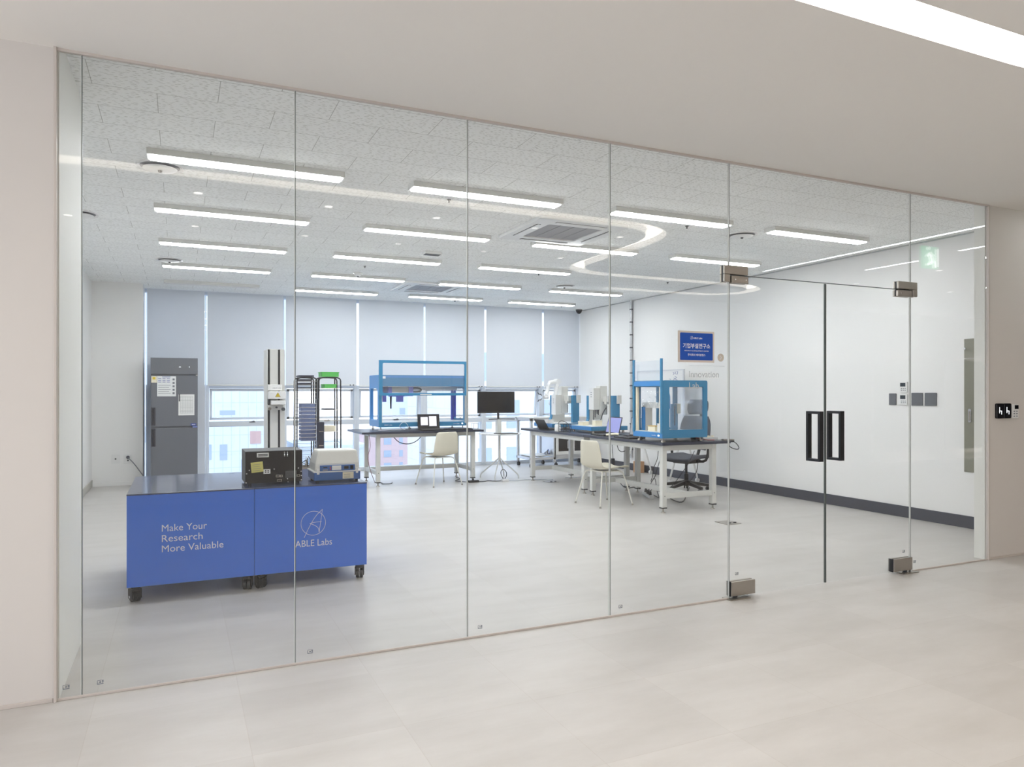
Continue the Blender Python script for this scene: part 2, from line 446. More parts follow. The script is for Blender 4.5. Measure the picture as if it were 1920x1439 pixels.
# ================================================================== THE SETTING
GY = 3.745                      # plane of the glass front
RX, BY, HC, HS = 7.15, 12.4, 2.945, 2.870
XL, XR, YB = -4.5, 17.0, -2.2   # corridor extents

struct(MB().box(XL, XR, YB, 12.7, -0.12, 0.0).build('floor', 'floor'))
struct(MB().box(-1.3, RX + 0.2, GY + 0.02, 12.75, HC, HC + 0.12).build('ceiling', 'board'))

# corridor ceiling with its sunken, curving light trough
TW = 0.095
path = [(-4.4, 1.995), (3.35, 1.995), (3.7, 1.98), (3.98, 1.90), (4.17, 1.74), (4.27, 1.52), (4.31, 1.25), (4.31, 0.9), (4.31, 0.2),
        (4.33, -0.05), (4.42, -0.26), (4.60, -0.41), (4.85, -0.48), (5.2, -0.50), (7.0, -0.50), (7.35, -0.53), (7.62, -0.66), (7.78, -0.86), (7.80, -1.1),
        (7.70, -1.32), (7.5, -1.46), (7.2, -1.52), (5.6, -1.52)]
def strip_outline(pts, hw):
    P = [Vector((x, y)) for x, y in pts]
    for _ in range(2):
        Q = [P[0]]
        for a, b in zip(P, P[1:]): Q += [a * .75 + b * .25, a * .25 + b * .75]
        Q.append(P[-1]); P = Q
    L_, R_ = [], []
    for i, p in enumerate(P):
        d = (P[min(i + 1, len(P) - 1)] - P[max(i - 1, 0)]).normalized(); n = Vector((-d.y, d.x))
        L_.append(p + n * hw); R_.append(p - n * hw)
    return L_, R_
def ribbon(mb, pts, hw, z0, z1):
    L_, R_ = strip_outline(pts, hw); bm = mb.bm; rows = []
    for l, r in zip(L_, R_):
        rows.append([bm.verts.new((l.x, l.y, z0)), bm.verts.new((r.x, r.y, z0)), bm.verts.new((r.x, r.y, z1)), bm.verts.new((l.x, l.y, z1))])
    for A, B in zip(rows, rows[1:]):
        for k in range(4):
            j = (k + 1) % 4; bm.faces.new((A[k], B[k], B[j], A[j]))
    bm.faces.new(rows[0]); bm.faces.new(rows[-1][::-1])
    return mb
ceil = MB().box(XL, XR, YB, GY - 0.004, HS, HS + 0.25).build('ceiling', 'ceiling_corridor')
cut = ribbon(MB(), path, TW, HS - 0.05, HS + 0.075).build('cutter', 'wall_white')
bo = ceil.modifiers.new('b', 'BOOLEAN'); bo.operation = 'DIFFERENCE'; bo.object = cut; bo.solver = 'EXACT'
bpy.context.view_layer.update()
me = bpy.data.meshes.new_from_object(ceil.evaluated_get(bpy.context.evaluated_depsgraph_get()))
ceil.modifiers.clear(); ceil.data = me
bpy.data.objects.remove(cut)
struct(ceil)
cove = tag(ribbon(MB(), path, TW - 0.02, HS + 0.055, HS + 0.072).build('cove_light', 'cove_light'),
           'warm white light band sunk in the curving slot of the corridor ceiling', 'ceiling light')

# walls
struct(MB().box(XL, -0.487, GY - 0.012, GY + 0.14, 0, HC + 0.1).build('wall_front', 'wall_corridor'))
struct(MB().box(5.945, XR, GY - 0.012, GY + 0.095, 0, HC + 0.1).build('wall_front', 'wall_corridor'))
struct(MB().box(-0.487, 5.945, GY - 0.004, GY + 0.02, HS + 0.012, HC + 0.1).build('wall_front', 'wall_corridor'))
struct(MB().box(XL - 0.1, XL, YB, GY, 0, 0.25).box(XL - 0.1, XL, YB, GY, 2.75, HS + .2).box(XL - 0.1, XL, YB, -1.9, 0.25, 2.75).box(XL - 0.1, XL, 3.4, GY, 0.25, 2.75).build('wall_left', 'wall_corridor'))
struct(MB().box(XR, XR + 0.1, YB, GY, 0, HS + .2).build('wall_right', 'wall_corridor'))
struct(MB().box(-1.7, XR, YB - 0.1, YB, 0, HS + .2).box(XL, -1.7, YB - 0.1, YB, 0, 0.25).box(XL, -1.7, YB - 0.1, YB, 2.75, HS + .2).box(XL, -4.3, YB - 0.1, YB, 0.25, 2.75).build('wall_back', 'wall_corridor'))
# made-up windows, out of view, framing the added fill lamps
for n, (p, q, ax) in enumerate((((XL - 0.1, XL), (-1.9, 3.4), 'x'), ((-4.3, -1.7), (YB - 0.1, YB), 'y'))):
    w = struct(thing('window_%d' % (31 + n), None, None, ((p[0] + p[1]) / 2, (q[0] + q[1]) / 2, 0.25)))
    f = MB()
    lo, hi = (q if ax == 'x' else p)
    for k_ in range(4 if ax == 'x' else 3):
        c = lo + (hi - lo) * k_ / (3 if ax == 'x' else 2)
        c = min(max(c, lo + .03), hi - .03)
        if ax == 'x': f.box(p[0], p[1], c - .03, c + .03, 0.25, 2.75)
        else: f.box(c - .03, c + .03, q[0], q[1], 0.25, 2.75)
    f.build('window_frame', 'window_frame', w)
# room shell
struct(MB().box(-1.33, -0.487, GY + 0.14, 4.55, 0, HC + 0.1).build('wall_left', 'jamb'))
struct(MB().box(-1.33, -1.13, 4.55, 12.6, 0, HC + 0.1).build('wall_left', 'wall_white'))
struct(MB().box(-1.13, -0.475, 11.93, 12.6, 0, HC + 0.1).build('wall_back', 'wall_white'))
struct(MB().box(RX, RX + 0.2, GY, 12.7, 0, HC + 0.1).build('wall_right', 'wall_white'))
# jamb faces of the opening
struct(MB().box(-0.487, -0.480, GY + 0.008, 4.55, 0, HC).build('trim_1', 'jamb'))
struct(MB().box(5.938, 5.945, GY + 0.008, GY + 0.095, 0, HC).build('trim_2', 'jamb'))
# channel over and under the glass
struct(MB().box(-0.487, 5.945, GY - 0.02, GY - 0.007, HS - 0.012, HS + 0.012).box(-0.487, 5.945, GY + 0.007, GY + 0.02, HS - 0.004, HS + 0.012).build('trim_3', 'channel', bevel=0.002))
struct(MB().box(-0.487, 3.27, GY - 0.016, GY - 0.0075, 0, 0.011).box(5.045, 5.945, GY - 0.016, GY - 0.0075, 0, 0.011).build('trim_4', 'channel', bevel=0.002))
struct(MB().box(-0.497, -0.485, GY - 0.03, GY - 0.006, 0, HS).build('trim_5', 'channel', bevel=0.002))
struct(MB().box(5.943, 5.955, GY - 0.022, GY - 0.006, 0, HS).build('trim_6', 'channel', bevel=0.002))
# baseboards
struct(MB().box(RX - 0.014, RX, GY + 0.095, BY + 0.05, 0, 0.122).build('baseboard_right', 'baseboard_dark', bevel=0.003))
struct(MB().box(-1.13, -1.118, 4.55, 11.93, 0, 0.10).build('baseboard_left', 'baseboard_grey', bevel=0.003))
struct(MB().box(-1.118, -0.475, 11.918, 11.93, 0, 0.06).build('baseboard_back', 'wall_white', bevel=0.003))
struct(MB().box(XL, -0.50, GY - 0.020, GY - 0.012, 0, 0.018).build('baseboard_front', 'channel', bevel=0.002))
struct(MB().box(5.957, 9, GY - 0.020, GY - 0.012, 0, 0.018).build('baseboard_front', 'channel', bevel=0.002))
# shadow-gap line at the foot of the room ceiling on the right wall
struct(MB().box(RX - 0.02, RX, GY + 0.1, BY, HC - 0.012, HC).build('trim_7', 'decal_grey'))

# ---- fixed glass panes and doors
def stamp(parent, x, z):
    return MB().box(x, x + 0.026, GY - 0.0072, GY - 0.0068, z, z + 0.004).box(x, x + 0.003, GY - 0.0072, GY - 0.0068, z + 0.004, z + 0.016)\
        .box(x + 0.009, x + 0.017, GY - 0.0072, GY - 0.0068, z + 0.007, z + 0.013).box(x + 0.02, x + 0.026, GY - 0.0072, GY - 0.0068, z + 0.006, z + 0.018)\
        .box(x, x + 0.02, GY - 0.0072, GY - 0.0068, z + 0.017, z + 0.019).build('maker_stamp', 'print_grey', parent)
XS = [-0.485, -0.393, 0.527, 1.447, 2.368, 3.284]
XD = 4.154; XE = 5.035; XF = 5.942; DZ = 2.126
def pane(n, x0, x1, z0, z1, nm='window'):
    r = struct(thing('%s_%d' % (nm, n), None, None, ((x0 + x1) / 2, GY, z0)))
    MB().box(x0 + 0.002, x1 - 0.002, GY - 0.006, GY + 0.006, z0, z1).build('glass_sheet', 'pane', r)
    return r
k = 1
for i in range(5):
    r = pane(k, XS[i], XS[i + 1], 0.004, HS + 0.008)
    if i >= 0:
        stamp(r, XS[i] + (0.02 if i == 0 else 0.06), 0.045)
    k += 1
pane(6, XS[5], XE, DZ + 0.004, HS + 0.008)
r = pane(7, XE, XF, 0.004, HS + 0.008); stamp(r, XE + 0.03, 0.06)
for i, x in enumerate(XS[1:] + [XE]):          # sealed joints
    z0 = 0.0
    struct(MB().box(x - 0.0026, x - 0.0003, GY - 0.0066, GY + 0.0066, z0, HS).build('trim_%d' % (10 + i), 'joint_light'))
    struct(MB().box(x - 0.0003, x + 0.0028, GY - 0.0066, GY + 0.0066, z0, HS).build('trim_%d' % (20 + i), 'joint_dark'))
struct(MB().box(XS[5], XE, GY - 0.0062, GY + 0.0062, DZ + 0.0, DZ + 0.004).build('trim_30', 'joint_dark'))

def door(n, x0, x1, hinge):
    r = struct(thing('door_%d' % n, None, None, (x0 if hinge < 0 else x1, GY, 0)))
    MB().box(x0 + 0.004, x1 - 0.004, GY - 0.006, GY + 0.006, 0.012, DZ - 0.004).build('glass_sheet', 'pane', r)
    xe = x1 - 0.004 if hinge < 0 else x0 + 0.002
    MB().box(xe - 0.002, xe + 0.003, GY - 0.0064, GY + 0.0064, 0.012, DZ - 0.004).build('edge', 'joint_dark', r)
    # lower hinge shoe and floor plate
    hx0, hx1 = (x0 + 0.004, x0 + 0.205) if hinge < 0 else (x1 - 0.205, x1 - 0.004)
    sh = MB().box(hx0, hx1, GY - 0.026, GY - 0.006, 0.018, 0.112).box(hx0, hx1, GY + 0.006, GY + 0.026, 0.018, 0.112).build('hinge_shoe', 'steel', r, bevel=0.003)
    MB().box(hx0 - 0.0035, hx0 + 0.001, GY - 0.018, GY + 0.018, 0.016, 0.113).build('gasket', 'black_plastic', sh)
    c = (hx0 + hx1) / 2 + (-0.05 if hinge < 0 else 0.05)
    MB().box(c - 0.085, c + 0.085, GY - 0.055, GY + 0.03, 0.0, 0.006).build('floor_plate', 'steel', r, bevel=0.002)
    MB().cyl((c, GY, 0.004), (c, GY, 0.02), 0.016).build('pivot', 'slot_dark', r, smooth=True)
    # top clamp on the door
    tx0, tx1 = (x0 + 0.006, x0 + 0.148) if hinge < 0 else (x1 - 0.16, x1 - 0.006)
    MB().box(tx0, tx1, GY - 0.024, GY - 0.006, DZ - 0.052, DZ - 0.004).box(tx0, tx1, GY + 0.006, GY + 0.024, DZ - 0.052, DZ - 0.004).build('top_clamp', 'steel', r, bevel=0.003)
    for q in (0.03, 0.12):
        MB().cyl((tx0 + q, GY - 0.0245, DZ - 0.028), (tx0 + q, GY - 0.027, DZ - 0.028), 0.005, seg=10).build('screw', 'chrome', r, smooth=True)
    # black rectangular pull loop standing square to the sheet, passing to both sides
    hx0_, hx1_ = (x1 - 0.119, x1 - 0.082) if hinge < 0 else (x0 + 0.082, x0 + 0.120)
    yo, w, z0_, z1_ = 0.061, 0.018, 0.873, 1.223
    MB().ring([(GY - yo, z0_), (GY + yo, z0_), (GY + yo, z1_), (GY - yo, z1_)],
              [(GY - yo + w, z0_ + w), (GY + yo - w, z0_ + w), (GY + yo - w, z1_ - w), (GY - yo + w, z1_ - w)], 'x', hx0_, hx1_).build('pull_handle', 'black_metal', r, bevel=0.001)
    return r
d1 = door(1, XS[5], XD, -1); d2 = door(2, XD, XE, 1)
stamp(d1, XS[5] + 0.05, 0.15); stamp(d2, XE - 0.09, 0.15)
# patch fittings fixed to the glass beside and above the doors
for x0, x1, lab, xa, xb in ((3.231, 3.429, 'L-shaped steel patch fitting clamping glass above the left door', 3.231, 3.278),
                            (4.880, 5.089, 'L-shaped steel patch fitting clamping glass above the right door', 5.041, 5.089)):
    t = thing('patch_fitting', lab, 'glass clamp', ((x0 + x1) / 2, GY, DZ))
    for nm, ya, yb in (('cover_plate', GY - 0.024, GY - 0.007), ('cover_plate', GY + 0.007, GY + 0.024)):
        MB().box(x0, x1, ya, yb, DZ + 0.004, DZ + 0.062).box(xa, xb, ya, yb, DZ - 0.048, DZ + 0.004).build(nm, 'steel', t, bevel=0.004)
    MB().box(x0 + 0.001, x0 + 0.012, GY - 0.006, GY + 0.006, DZ - 0.046, DZ + 0.06).build('gasket', 'black_plastic', t)

# lettering and sign fixed on the glass
sg = thing('wall_sign', 'blue square sign with white Korean lettering in beige border on the glass', 'sign', (3.013, GY - 0.008, 1.55))
MB().prism(rrect(2.868, 3.157, 1.548, 1.748, 0.004, 2), 'y', GY - 0.0105, GY - 0.0065).build('border', 'sign_border', sg)
MB().prism(rrect(2.884, 3.143, 1.562, 1.736, 0.006, 3), 'y', GY - 0.0125, GY - 0.0106).build('blue_plate', 'sign_blue', sg)
YT = GY - 0.0129
text('lettering', '기업부설연구소', 0.034, 'lettering', sg, (3.013, YT, 1.641), (1, 0, 0), (0, 0, 1), 0.0003, 'CENTER', 0.0006)
text('lettering', 'ABLE Labs', 0.0165, 'lettering', sg, (3.022, YT, 1.698), (1, 0, 0), (0, 0, 1), 0.0003, 'CENTER', 0.0002)
text('lettering', 'RESEARCH & DEVELOPMENT CENTER', 0.0105, 'lettering', sg, (3.013, YT, 1.618), (1, 0, 0), (0, 0, 1), 0.0003, 'CENTER', 0.0, sx=1.1)
text('lettering', '주식회사 에이블랩스', 0.0165, 'lettering', sg, (3.013, YT, 1.59), (1, 0, 0), (0, 0, 1), 0.0003, 'CENTER', 0.0002)
def logo(parent, c, R, r, mat, xdir, n):
    """ring with a long-stroked letter A, drawn as thin tubes"""
    x = Vector(xdir); z = Vector((0, 0, 1)); c = Vector(c)
    P = lambda u, v: c + x * (u * R) + z * (v * R)
    m = MB()
    m.tube([P(0.97 * math.cos(a), 0.97 * math.sin(a)) for a in [2 * PI * i / 40 for i in range(41)]], r, 6)
    m.tube([P(-0.72, -1.12), P(-0.28, -0.18), P(0.2, 0.6), P(0.72, 1.08)], r, 6, 2)
    m.tube([P(0.72, 1.08), P(0.60, 0.2), P(0.46, -0.78)], r, 6, 1)
    m.tube([P(-0.28, 0.0), P(0.2, 0.08), P(0.66, 0.08)], r, 6, 1)
    m.tube([P(-0.28, 0.0), P(0.15, -0.2), P(0.42, -0.42), P(0.46, -0.78)], r, 6, 2)
    o = m.build('logo', mat, parent, smooth=True)
    return o
logo(sg, (2.972, YT, 1.704), 0.010, 0.0006, 'lettering', (1, 0, 0), -1)
gd = thing('glass_lettering', 'pale grey Innovation Lab lettering and arrow disc stuck on the glass', 'lettering', (3.10, GY - 0.0068, 1.40))
text('lettering', 'Innovation', 0.058, 'decal_grey', gd, (2.954, GY - 0.0068, 1.453), (1, 0, 0), (0, 0, 1), 0.0002, sx=1.0)
text('lettering', 'Lab', 0.058, 'decal_grey', gd, (2.954, GY - 0.0068, 1.381), (1, 0, 0), (0, 0, 1), 0.0002)
MB().box(2.954, 3.244, GY - 0.0071, GY - 0.0066, 1.526, 1.5275).build('rule_line', 'decal_grey', gd)
MB().cyl((3.213, GY - 0.0064, 1.583), (3.213, GY - 0.0072, 1.583), 0.026, seg=32).build('arrow_disc', 'decal_beige', gd)
MB().tube([(3.208, GY - 0.0075, 1.596), (3.219, GY - 0.0075, 1.583), (3.208, GY - 0.0075, 1.570)], 0.0016, 6).build('arrow', 'lettering', gd)

# ---- window wall at the back
MX = [-0.46, 0.393, 1.58, 2.783, 3.977, 5.148, 6.342, 7.17]
WY = 12.50
fr = MB()
struct(MB().box(-0.475, RX, WY - 0.02, WY + 0.10, 0.0, 0.035).box(-0.475, RX, WY - 0.02, WY + 0.10, HC - 0.05, HC + 0.05).build('wall_back', 'window_frame', bevel=0.003))
for i, (a, b) in enumerate(zip(MX, MX[1:])):
    w = struct(thing('window_%d' % (11 + i), None, None, ((a + b) / 2, WY, 0)))
    A, B = a + 0.045, b - 0.045
    f = MB()
    f.box(a, A, WY - 0.03, WY + 0.08, 0.035, 1.47)
    f.box(B, b, WY - 0.03, WY + 0.08, 0.035, 1.47)
    f.box(a, a + 0.006, WY - 0.0, WY + 0.08, 1.47, HC - 0.05)
    f.box(b - 0.006, b, WY - 0.0, WY + 0.08, 1.47, HC - 0.05)
    f.box(A, B, WY - 0.02, WY + 0.07, 0.80, 0.885)      # middle rail
    f.box(A, B, WY - 0.02, WY + 0.07, 1.415, 1.47)      # rail behind the blind's foot
    f.box(A, B, WY - 0.02, WY + 0.07, 0.035, 0.06)
    f.build('window_frame', 'window_frame', w, bevel=0.003)
    tilt = i in (1, 3, 5)
    # opening sash
    s = 0.036
    sash = MB()
    ang = Matrix.Rotation(math.radians(7 if tilt else 0), 4, 'X')
    m = Matrix.Translation((0, WY + 0.02, 1.405)) @ ang
    sash.box(A + .01, B - .01, 0, .045, -s, 0, m).box(A + .01, B - .01, 0, .045, -0.50, -0.50 + s, m)
    sash.box(A + .01, A + .01 + s, 0, .045, -0.50, 0, m).box(B - .01 - s, B - .01, 0, .045, -0.50, 0, m)
    so = sash.build('sash', 'window_frame', w, bevel=0.002)
    MB().box(A + .03, B - .03, .018, .024, -0.48, -0.02, m).build('pane', 'window_pane', so)
    hc = (A + B) / 2 + 0.1
    MB().box(hc - .045, hc + .045, WY - 0.035, WY - 0.02, 0.862, 0.878).cyl((hc - 0.03, WY - 0.045, 0.87), (hc + 0.03, WY - 0.03, 0.885), 0.007, seg=8).build('latch', 'slot_dark', w)
    MB().box(A, B, WY + 0.03, WY + 0.036, 0.055, 0.81).build('pane', 'window_pane', w)
    MB().box(a + .006, b - .006, WY + 0.03, WY + 0.036, 1.47, HC - 0.05).build('pane', 'window_pane', w)
# roller blinds
BG = [(-0.440, 0.372, 0.02), (0.412, 1.560, 1.452), (1.601, 2.762, 1.464), (2.806, 3.958, 1.446), (3.997, 5.127, 1.446), (5.170, 6.320, 1.442), (6.365, 7.140, 1.442)]
BL = ['full-length pale roller blind hanging behind the grey fridge', 'pale roller blind just right of the fridge, behind the tall lift column',
      'pale roller blind hanging behind the two black wire racks', 'pale roller blind behind the left half of the blue open-front robot',
      'pale roller blind above the laptop on the far bench', 'pale roller blind hanging behind the black monitor', 'pale narrow roller blind in the right corner of the window wall']
for (a, b, z), lab in zip(BG, BL):
    t = thing('roller_blind', lab, 'window blind', ((a + b) / 2, BY, z), group='roller blinds of the window wall')
    MB().box(a, b, BY, BY + 0.004, z + 0.02, HC - 0.005).build('fabric', 'blind', t)
    MB().box(a, b, BY - 0.006, BY + 0.010, z, z + 0.022).build('bottom_bar', 'white_metal', t, bevel=0.003)
    if z > 1:
        MB().cyl((b - 0.06, BY - 0.004, z + 0.01), (b - 0.045, BY - 0.02, z + 0.012), 0.009, seg=10).build('pull_clip', 'slot_dark', t)
        MB().cyl((b - 0.10, BY - 0.004, z + 0.01), (b - 0.11, BY - 0.02, z + 0.012), 0.009, seg=10).build('pull_clip', 'slot_dark', t)

# ================================================================== OUTSIDE (city seen through the lower windows)
tag(MB().box(-150, 250, 14, 420, -30.2, -30).build('street_ground', 'city_ground'), 'hazy grey city ground far below the windows', 'ground', kind='structure')
def building(name, lab, x0, x1, y0, y1, h, mat, wins, wmat='facade_window', extra=None):
    t = thing(name, lab, 'building', ((x0 + x1) / 2, (y0 + y1) / 2, -30))
    MB().box(x0, x1, y0, y1, -30, h).build('wall', mat, t)
    MB().box(x0 - .2, x1 + .2, y0 - .2, y1 + .2, h, h + 0.5).build('parapet', 'facade_pale', t)
    for (a, b, c, d) in wins:
        MB().box(a, b, y0 - 0.06, y0 + 0.05, c, d).build('window', wmat, t)
    if extra:
        for (a, b, c, d, mm) in extra: MB().box(a, b, y0 - 0.10, y0 + 0.05, c, d).build('panel', mm, t)
    return t
OY = 96.0
def win96(a, b, c, d): (x0, z1), (x1, z0) = atY(a, b, OY), atY(c, d, OY); return (x0, x1, z0, z1)
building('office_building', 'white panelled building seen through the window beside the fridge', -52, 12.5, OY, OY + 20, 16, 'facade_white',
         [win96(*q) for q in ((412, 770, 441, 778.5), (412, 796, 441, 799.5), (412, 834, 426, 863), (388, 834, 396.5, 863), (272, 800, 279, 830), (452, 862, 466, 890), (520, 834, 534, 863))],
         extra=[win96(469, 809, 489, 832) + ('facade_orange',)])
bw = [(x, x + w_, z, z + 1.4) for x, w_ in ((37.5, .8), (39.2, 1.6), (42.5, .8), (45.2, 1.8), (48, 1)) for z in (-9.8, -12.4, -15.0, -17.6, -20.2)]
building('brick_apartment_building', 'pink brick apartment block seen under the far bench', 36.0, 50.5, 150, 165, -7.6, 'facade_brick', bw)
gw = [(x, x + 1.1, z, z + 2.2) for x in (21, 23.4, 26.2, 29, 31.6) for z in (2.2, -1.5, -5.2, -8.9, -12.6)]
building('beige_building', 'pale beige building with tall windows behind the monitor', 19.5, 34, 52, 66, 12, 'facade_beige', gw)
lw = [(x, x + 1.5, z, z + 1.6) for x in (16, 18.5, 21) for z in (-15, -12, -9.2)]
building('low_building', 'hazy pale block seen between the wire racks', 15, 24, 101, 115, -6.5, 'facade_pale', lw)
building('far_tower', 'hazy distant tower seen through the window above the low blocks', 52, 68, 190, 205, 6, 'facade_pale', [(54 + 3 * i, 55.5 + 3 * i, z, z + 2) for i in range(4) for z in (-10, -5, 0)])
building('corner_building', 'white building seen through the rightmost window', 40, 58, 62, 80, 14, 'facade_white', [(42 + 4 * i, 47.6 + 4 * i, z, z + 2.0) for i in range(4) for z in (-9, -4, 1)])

# ================================================================== CEILING FIXTURES
def make_fixture(lit=True):
    t = thing('ceiling_light', '', 'ceiling light')
    MB().box(-.64, .64, -.0725, -.055, -.04, 0).box(-.64, .64, .055, .0725, -.04, 0).box(-.64, -.622, -.055, .055, -.04, 0).box(.622, .64, -.055, .055, -.04, 0)\
        .box(-.622, .622, -.055, .055, -.012, 0).build('housing', 'white_metal', t, world=False, bevel=0.002)
    MB().box(-.621, .621, -.0545, .0545, -.048, -.028).build('diffuser', 'panel_light' if lit else 'white_plastic', t, world=False)  # lens shaped to stand below the housing so its sides light the ceiling
    return t
cols = [0.45, 2.24, 4.03, 5.82]; rows = [5.33, 6.85, 8.37, 9.89, 11.41]
cn = ['leftmost', 'second from left', 'third from left', 'rightmost']
rn = ['front row', 'second row', 'third row', 'fourth row', 'back row by the windows']
proto = make_fixture(True); first = True
for j, y in enumerate(rows):
    for i, x in enumerate(cols):
        if (j, i) == (2, 3): continue
        if (j, i) == (4, 0):
            o = make_fixture(False); lab = 'unlit linear ceiling light above the grey fridge'
        else:
            o = proto if first else copy_tree(proto); first = False
            lab = 'lit white linear ceiling light, %s in the %s' % (cn[i], rn[j])
        o.location = (x, y, HC); o['label'] = lab; o['group'] = 'linear ceiling lights of the lab'
# ceiling cassettes
def make_cassette():
    t = thing('ceiling_air_conditioner', '', 'air conditioner')
    s = 0.475
    MB().ring(rrect(-s, s, -s, s, 0.02, 2), rrect(-0.29, 0.29, -0.29, 0.29, 0.02, 2), 'z', -0.03, 0).build('casing', 'white_plastic', t, world=False, bevel=0.006)
    g = MB().box(-0.288, 0.288, -0.288, 0.288, -0.018, -0.004)
    for k in range(3):
        g.box(-0.15 + 0.145 * k, -0.142 + 0.145 * k, -0.285, 0.285, -0.022, -0.018)
    g.build('grille', 'grille', t, world=False)
    for a in range(4):
        R = Matrix.Rotation(a * PI / 2, 4, 'Z')
        v = MB().box(-0.27, 0.27, -0.405, -0.365, -0.0315, -0.029, R).build('air_slot', 'slot_dark', t, world=False)
        MB().box(-0.265, 0.265, -0.398, -0.376, -0.037, -0.031, R).build('louver', 'white_plastic', t, world=False)
    return t
ac = make_cassette(); ac.location = (3.42, 6.28, HC); ac['label'] = 'square ceiling air conditioner near the glass, above the middle of the room'
ac['group'] = 'ceiling air conditioners'
a2 = copy_tree(ac); a2.location = (3.44, 10.50, HC); a2['label'] = 'square ceiling air conditioner at the far end near the windows'
# round diffusers
def make_diffuser():
    t = thing('ceiling_vent', '', 'ceiling vent')
    MB().lathe([(0.10, -0.004), (0.135, -0.004), (0.15, -0.012), (0.152, 0), (0.10, 0)], seg=36).build('rim', 'white_plastic', t, world=False, smooth=True)
    MB().lathe([(0.0, -0.03), (0.06, -0.029), (0.108, -0.022), (0.112, -0.018), (0.0, -0.018)], seg=36).build('disc', 'white_plastic', t, world=False, smooth=True)
    MB().lathe([(0.0, -0.002), (0.128, -0.0055), (0.128, -0.003), (0, 0)], seg=36).build('shadow_gap', 'grille', t, world=False)
    MB().lathe([(0.0, -0.044), (0.012, -0.042), (0.015, -0.03), (0, -0.03)], seg=16).build('sensor', 'slot_dark', t, world=False, smooth=True)
    return t
dv = make_diffuser()
for n, (x, y, lab) in enumerate([(-0.119, 5.67, 'round ceiling vent beside the front left light'), (5.157, 5.685, 'round ceiling vent before the front right light'),
                                 (-0.10, 9.62, 'round ceiling vent at the far left near the windows'), (5.234, 9.53, 'round ceiling vent at the far right above the benches'),
                                 (-0.80, 7.45, 'round ceiling vent at the left wall')]):
    o = dv if n == 0 else copy_tree(dv)
    o.location = (x, y, HC); o['label'] = lab; o['group'] = 'round ceiling vents'
x, y = atZ(810, 473, HC)
t = thing('rectangular_vent', 'small rectangular grey box on the ceiling between two lights', 'vent', (x, y, HC))  # a small rectangular vent with its grille
MB().box(x - .10, x + .10, y - .06, y + .06, HC - 0.03, HC).build('box', 'white_plastic', t, bevel=0.005)
MB().box(x - .09, x + .09, y - .05, y + .05, HC - 0.033, HC - 0.03).build('grille', 'slot_dark', t)
x, y = atZ(671, 512, HC)
t = thing('smoke_detector', 'small round smoke detector on the ceiling among the lights', 'smoke detector', (x, y, HC))
MB().lathe([(0, -0.045), (0.03, -0.043), (0.045, -0.03), (0.05, -0.012), (0.06, -0.01), (0.06, 0)], (x, y, HC)).build('body', 'white_plastic', t, smooth=True)
MB().lathe([(0, -0.052), (0.012, -0.05), (0.014, -0.043)], (x, y, HC)).build('sensor', 'slot_dark', t, smooth=True)
sp = [(842, 379), (1288, 428), (362, 465), (588, 565 - 20), (1010, 516), (853, 566), (684, 492 + 10), (1252, 532), (1053, 576), (1730, 450 + 8)]
spn = ['before the left front lights', 'left of the right front lights', 'over the left part of the room', 'close to the left windows', 'over the far benches', 'near the centre windows',
       'over the middle of the room', 'over the right benches', 'close to the right windows', 'near the right wall']
s0 = None
for (px_, py_), nm in zip(sp, spn):
    x, y = atZ(px_, py_, HC - 0.02)
    if s0 is None:
        s0 = MB().lathe([(0, -0.024), (0.008, -0.024), (0.006, -0.01), (0.016, -0.005), (0.018, 0)], seg=14).build('sprinkler', 'slot_dark', smooth=True)
        o = s0
    else:
        o = s0.copy(); COL.objects.link(o)
    o.location = (x, y, HC); tag(o, 'tiny dark ceiling sprinkler ' + nm, 'sprinkler', 'ceiling sprinklers')
# dome camera in the corner
x, y = 7.02, 12.2
t = thing('security_camera', 'small dark dome camera at the ceiling in the far right corner', 'security camera', (x, y, HC))
MB().lathe([(0.06, -0.03), (0.066, 0.0), (0, 0)], (x, y, HC)).build('base', 'charcoal', t, smooth=True)
MB().lathe([(0, -0.085), (0.03, -0.075), (0.05, -0.05), (0.056, -0.03), (0, -0.03)], (x, y, HC)).build('dome', 'black_gloss', t, smooth=True)

# corridor fixtures
n = 0
for y, rw in ((1.49, 'nearer the glass'), (0.27, 'farther from the glass')):
    for i, x in enumerate((-0.86, 0.135, 1.11, 2.035, 2.98, 3.91, 8.6, 9.6, 10.6)):  # right-hand three are added lamps that lighten the corridor's right end
        if i == 0 and y > 1: continue
        t = thing('downlight', 'small round corridor downlight, %s in the row %s' % (('leftmost', 'second from left', 'third from left', 'fourth from left', 'fifth from left', 'sixth from left', 'added third from right', 'added second from right', 'rightmost')[i], rw), 'downlight', (x, y, HS), group='corridor downlights')
        MB().lathe([(0.034, -0.003), (0.048, -0.003), (0.05, 0.0), (0.034, 0)], (x, y, HS)).build('rim', 'white_plastic', t, smooth=True)
        MB().lathe([(0, -0.001), (0.034, -0.001), (0.034, 0), (0, 0)], (x, y, HS)).build('lamp', 'down_light', t)
        if i == 0: continue
        ld = bpy.data.lights.new('lamp_beam', 'SPOT'); ld.energy = 8; ld.spot_size = math.radians(155); ld.spot_blend = 0.8; ld.shadow_soft_size = 0.04; ld.color = (1.0, 0.91, 0.82)
        lo_ = bpy.data.objects.new('lamp_beam', ld); COL.objects.link(lo_); lo_.location = (x, y, HS - 0.01)
t = thing('strip_light', 'slim straight white light strip on the corridor ceiling near the right end', 'ceiling light', (6.61, 1.95, HS))
MB().box(6.585, 6.635, 0.58, 3.6, HS - 0.012, HS).build('housing', 'white_plastic', t)
MB().box(6.592, 6.628, 0.59, 3.59, HS - 0.015, HS - 0.012).build('diffuser', 'strip_light', t)
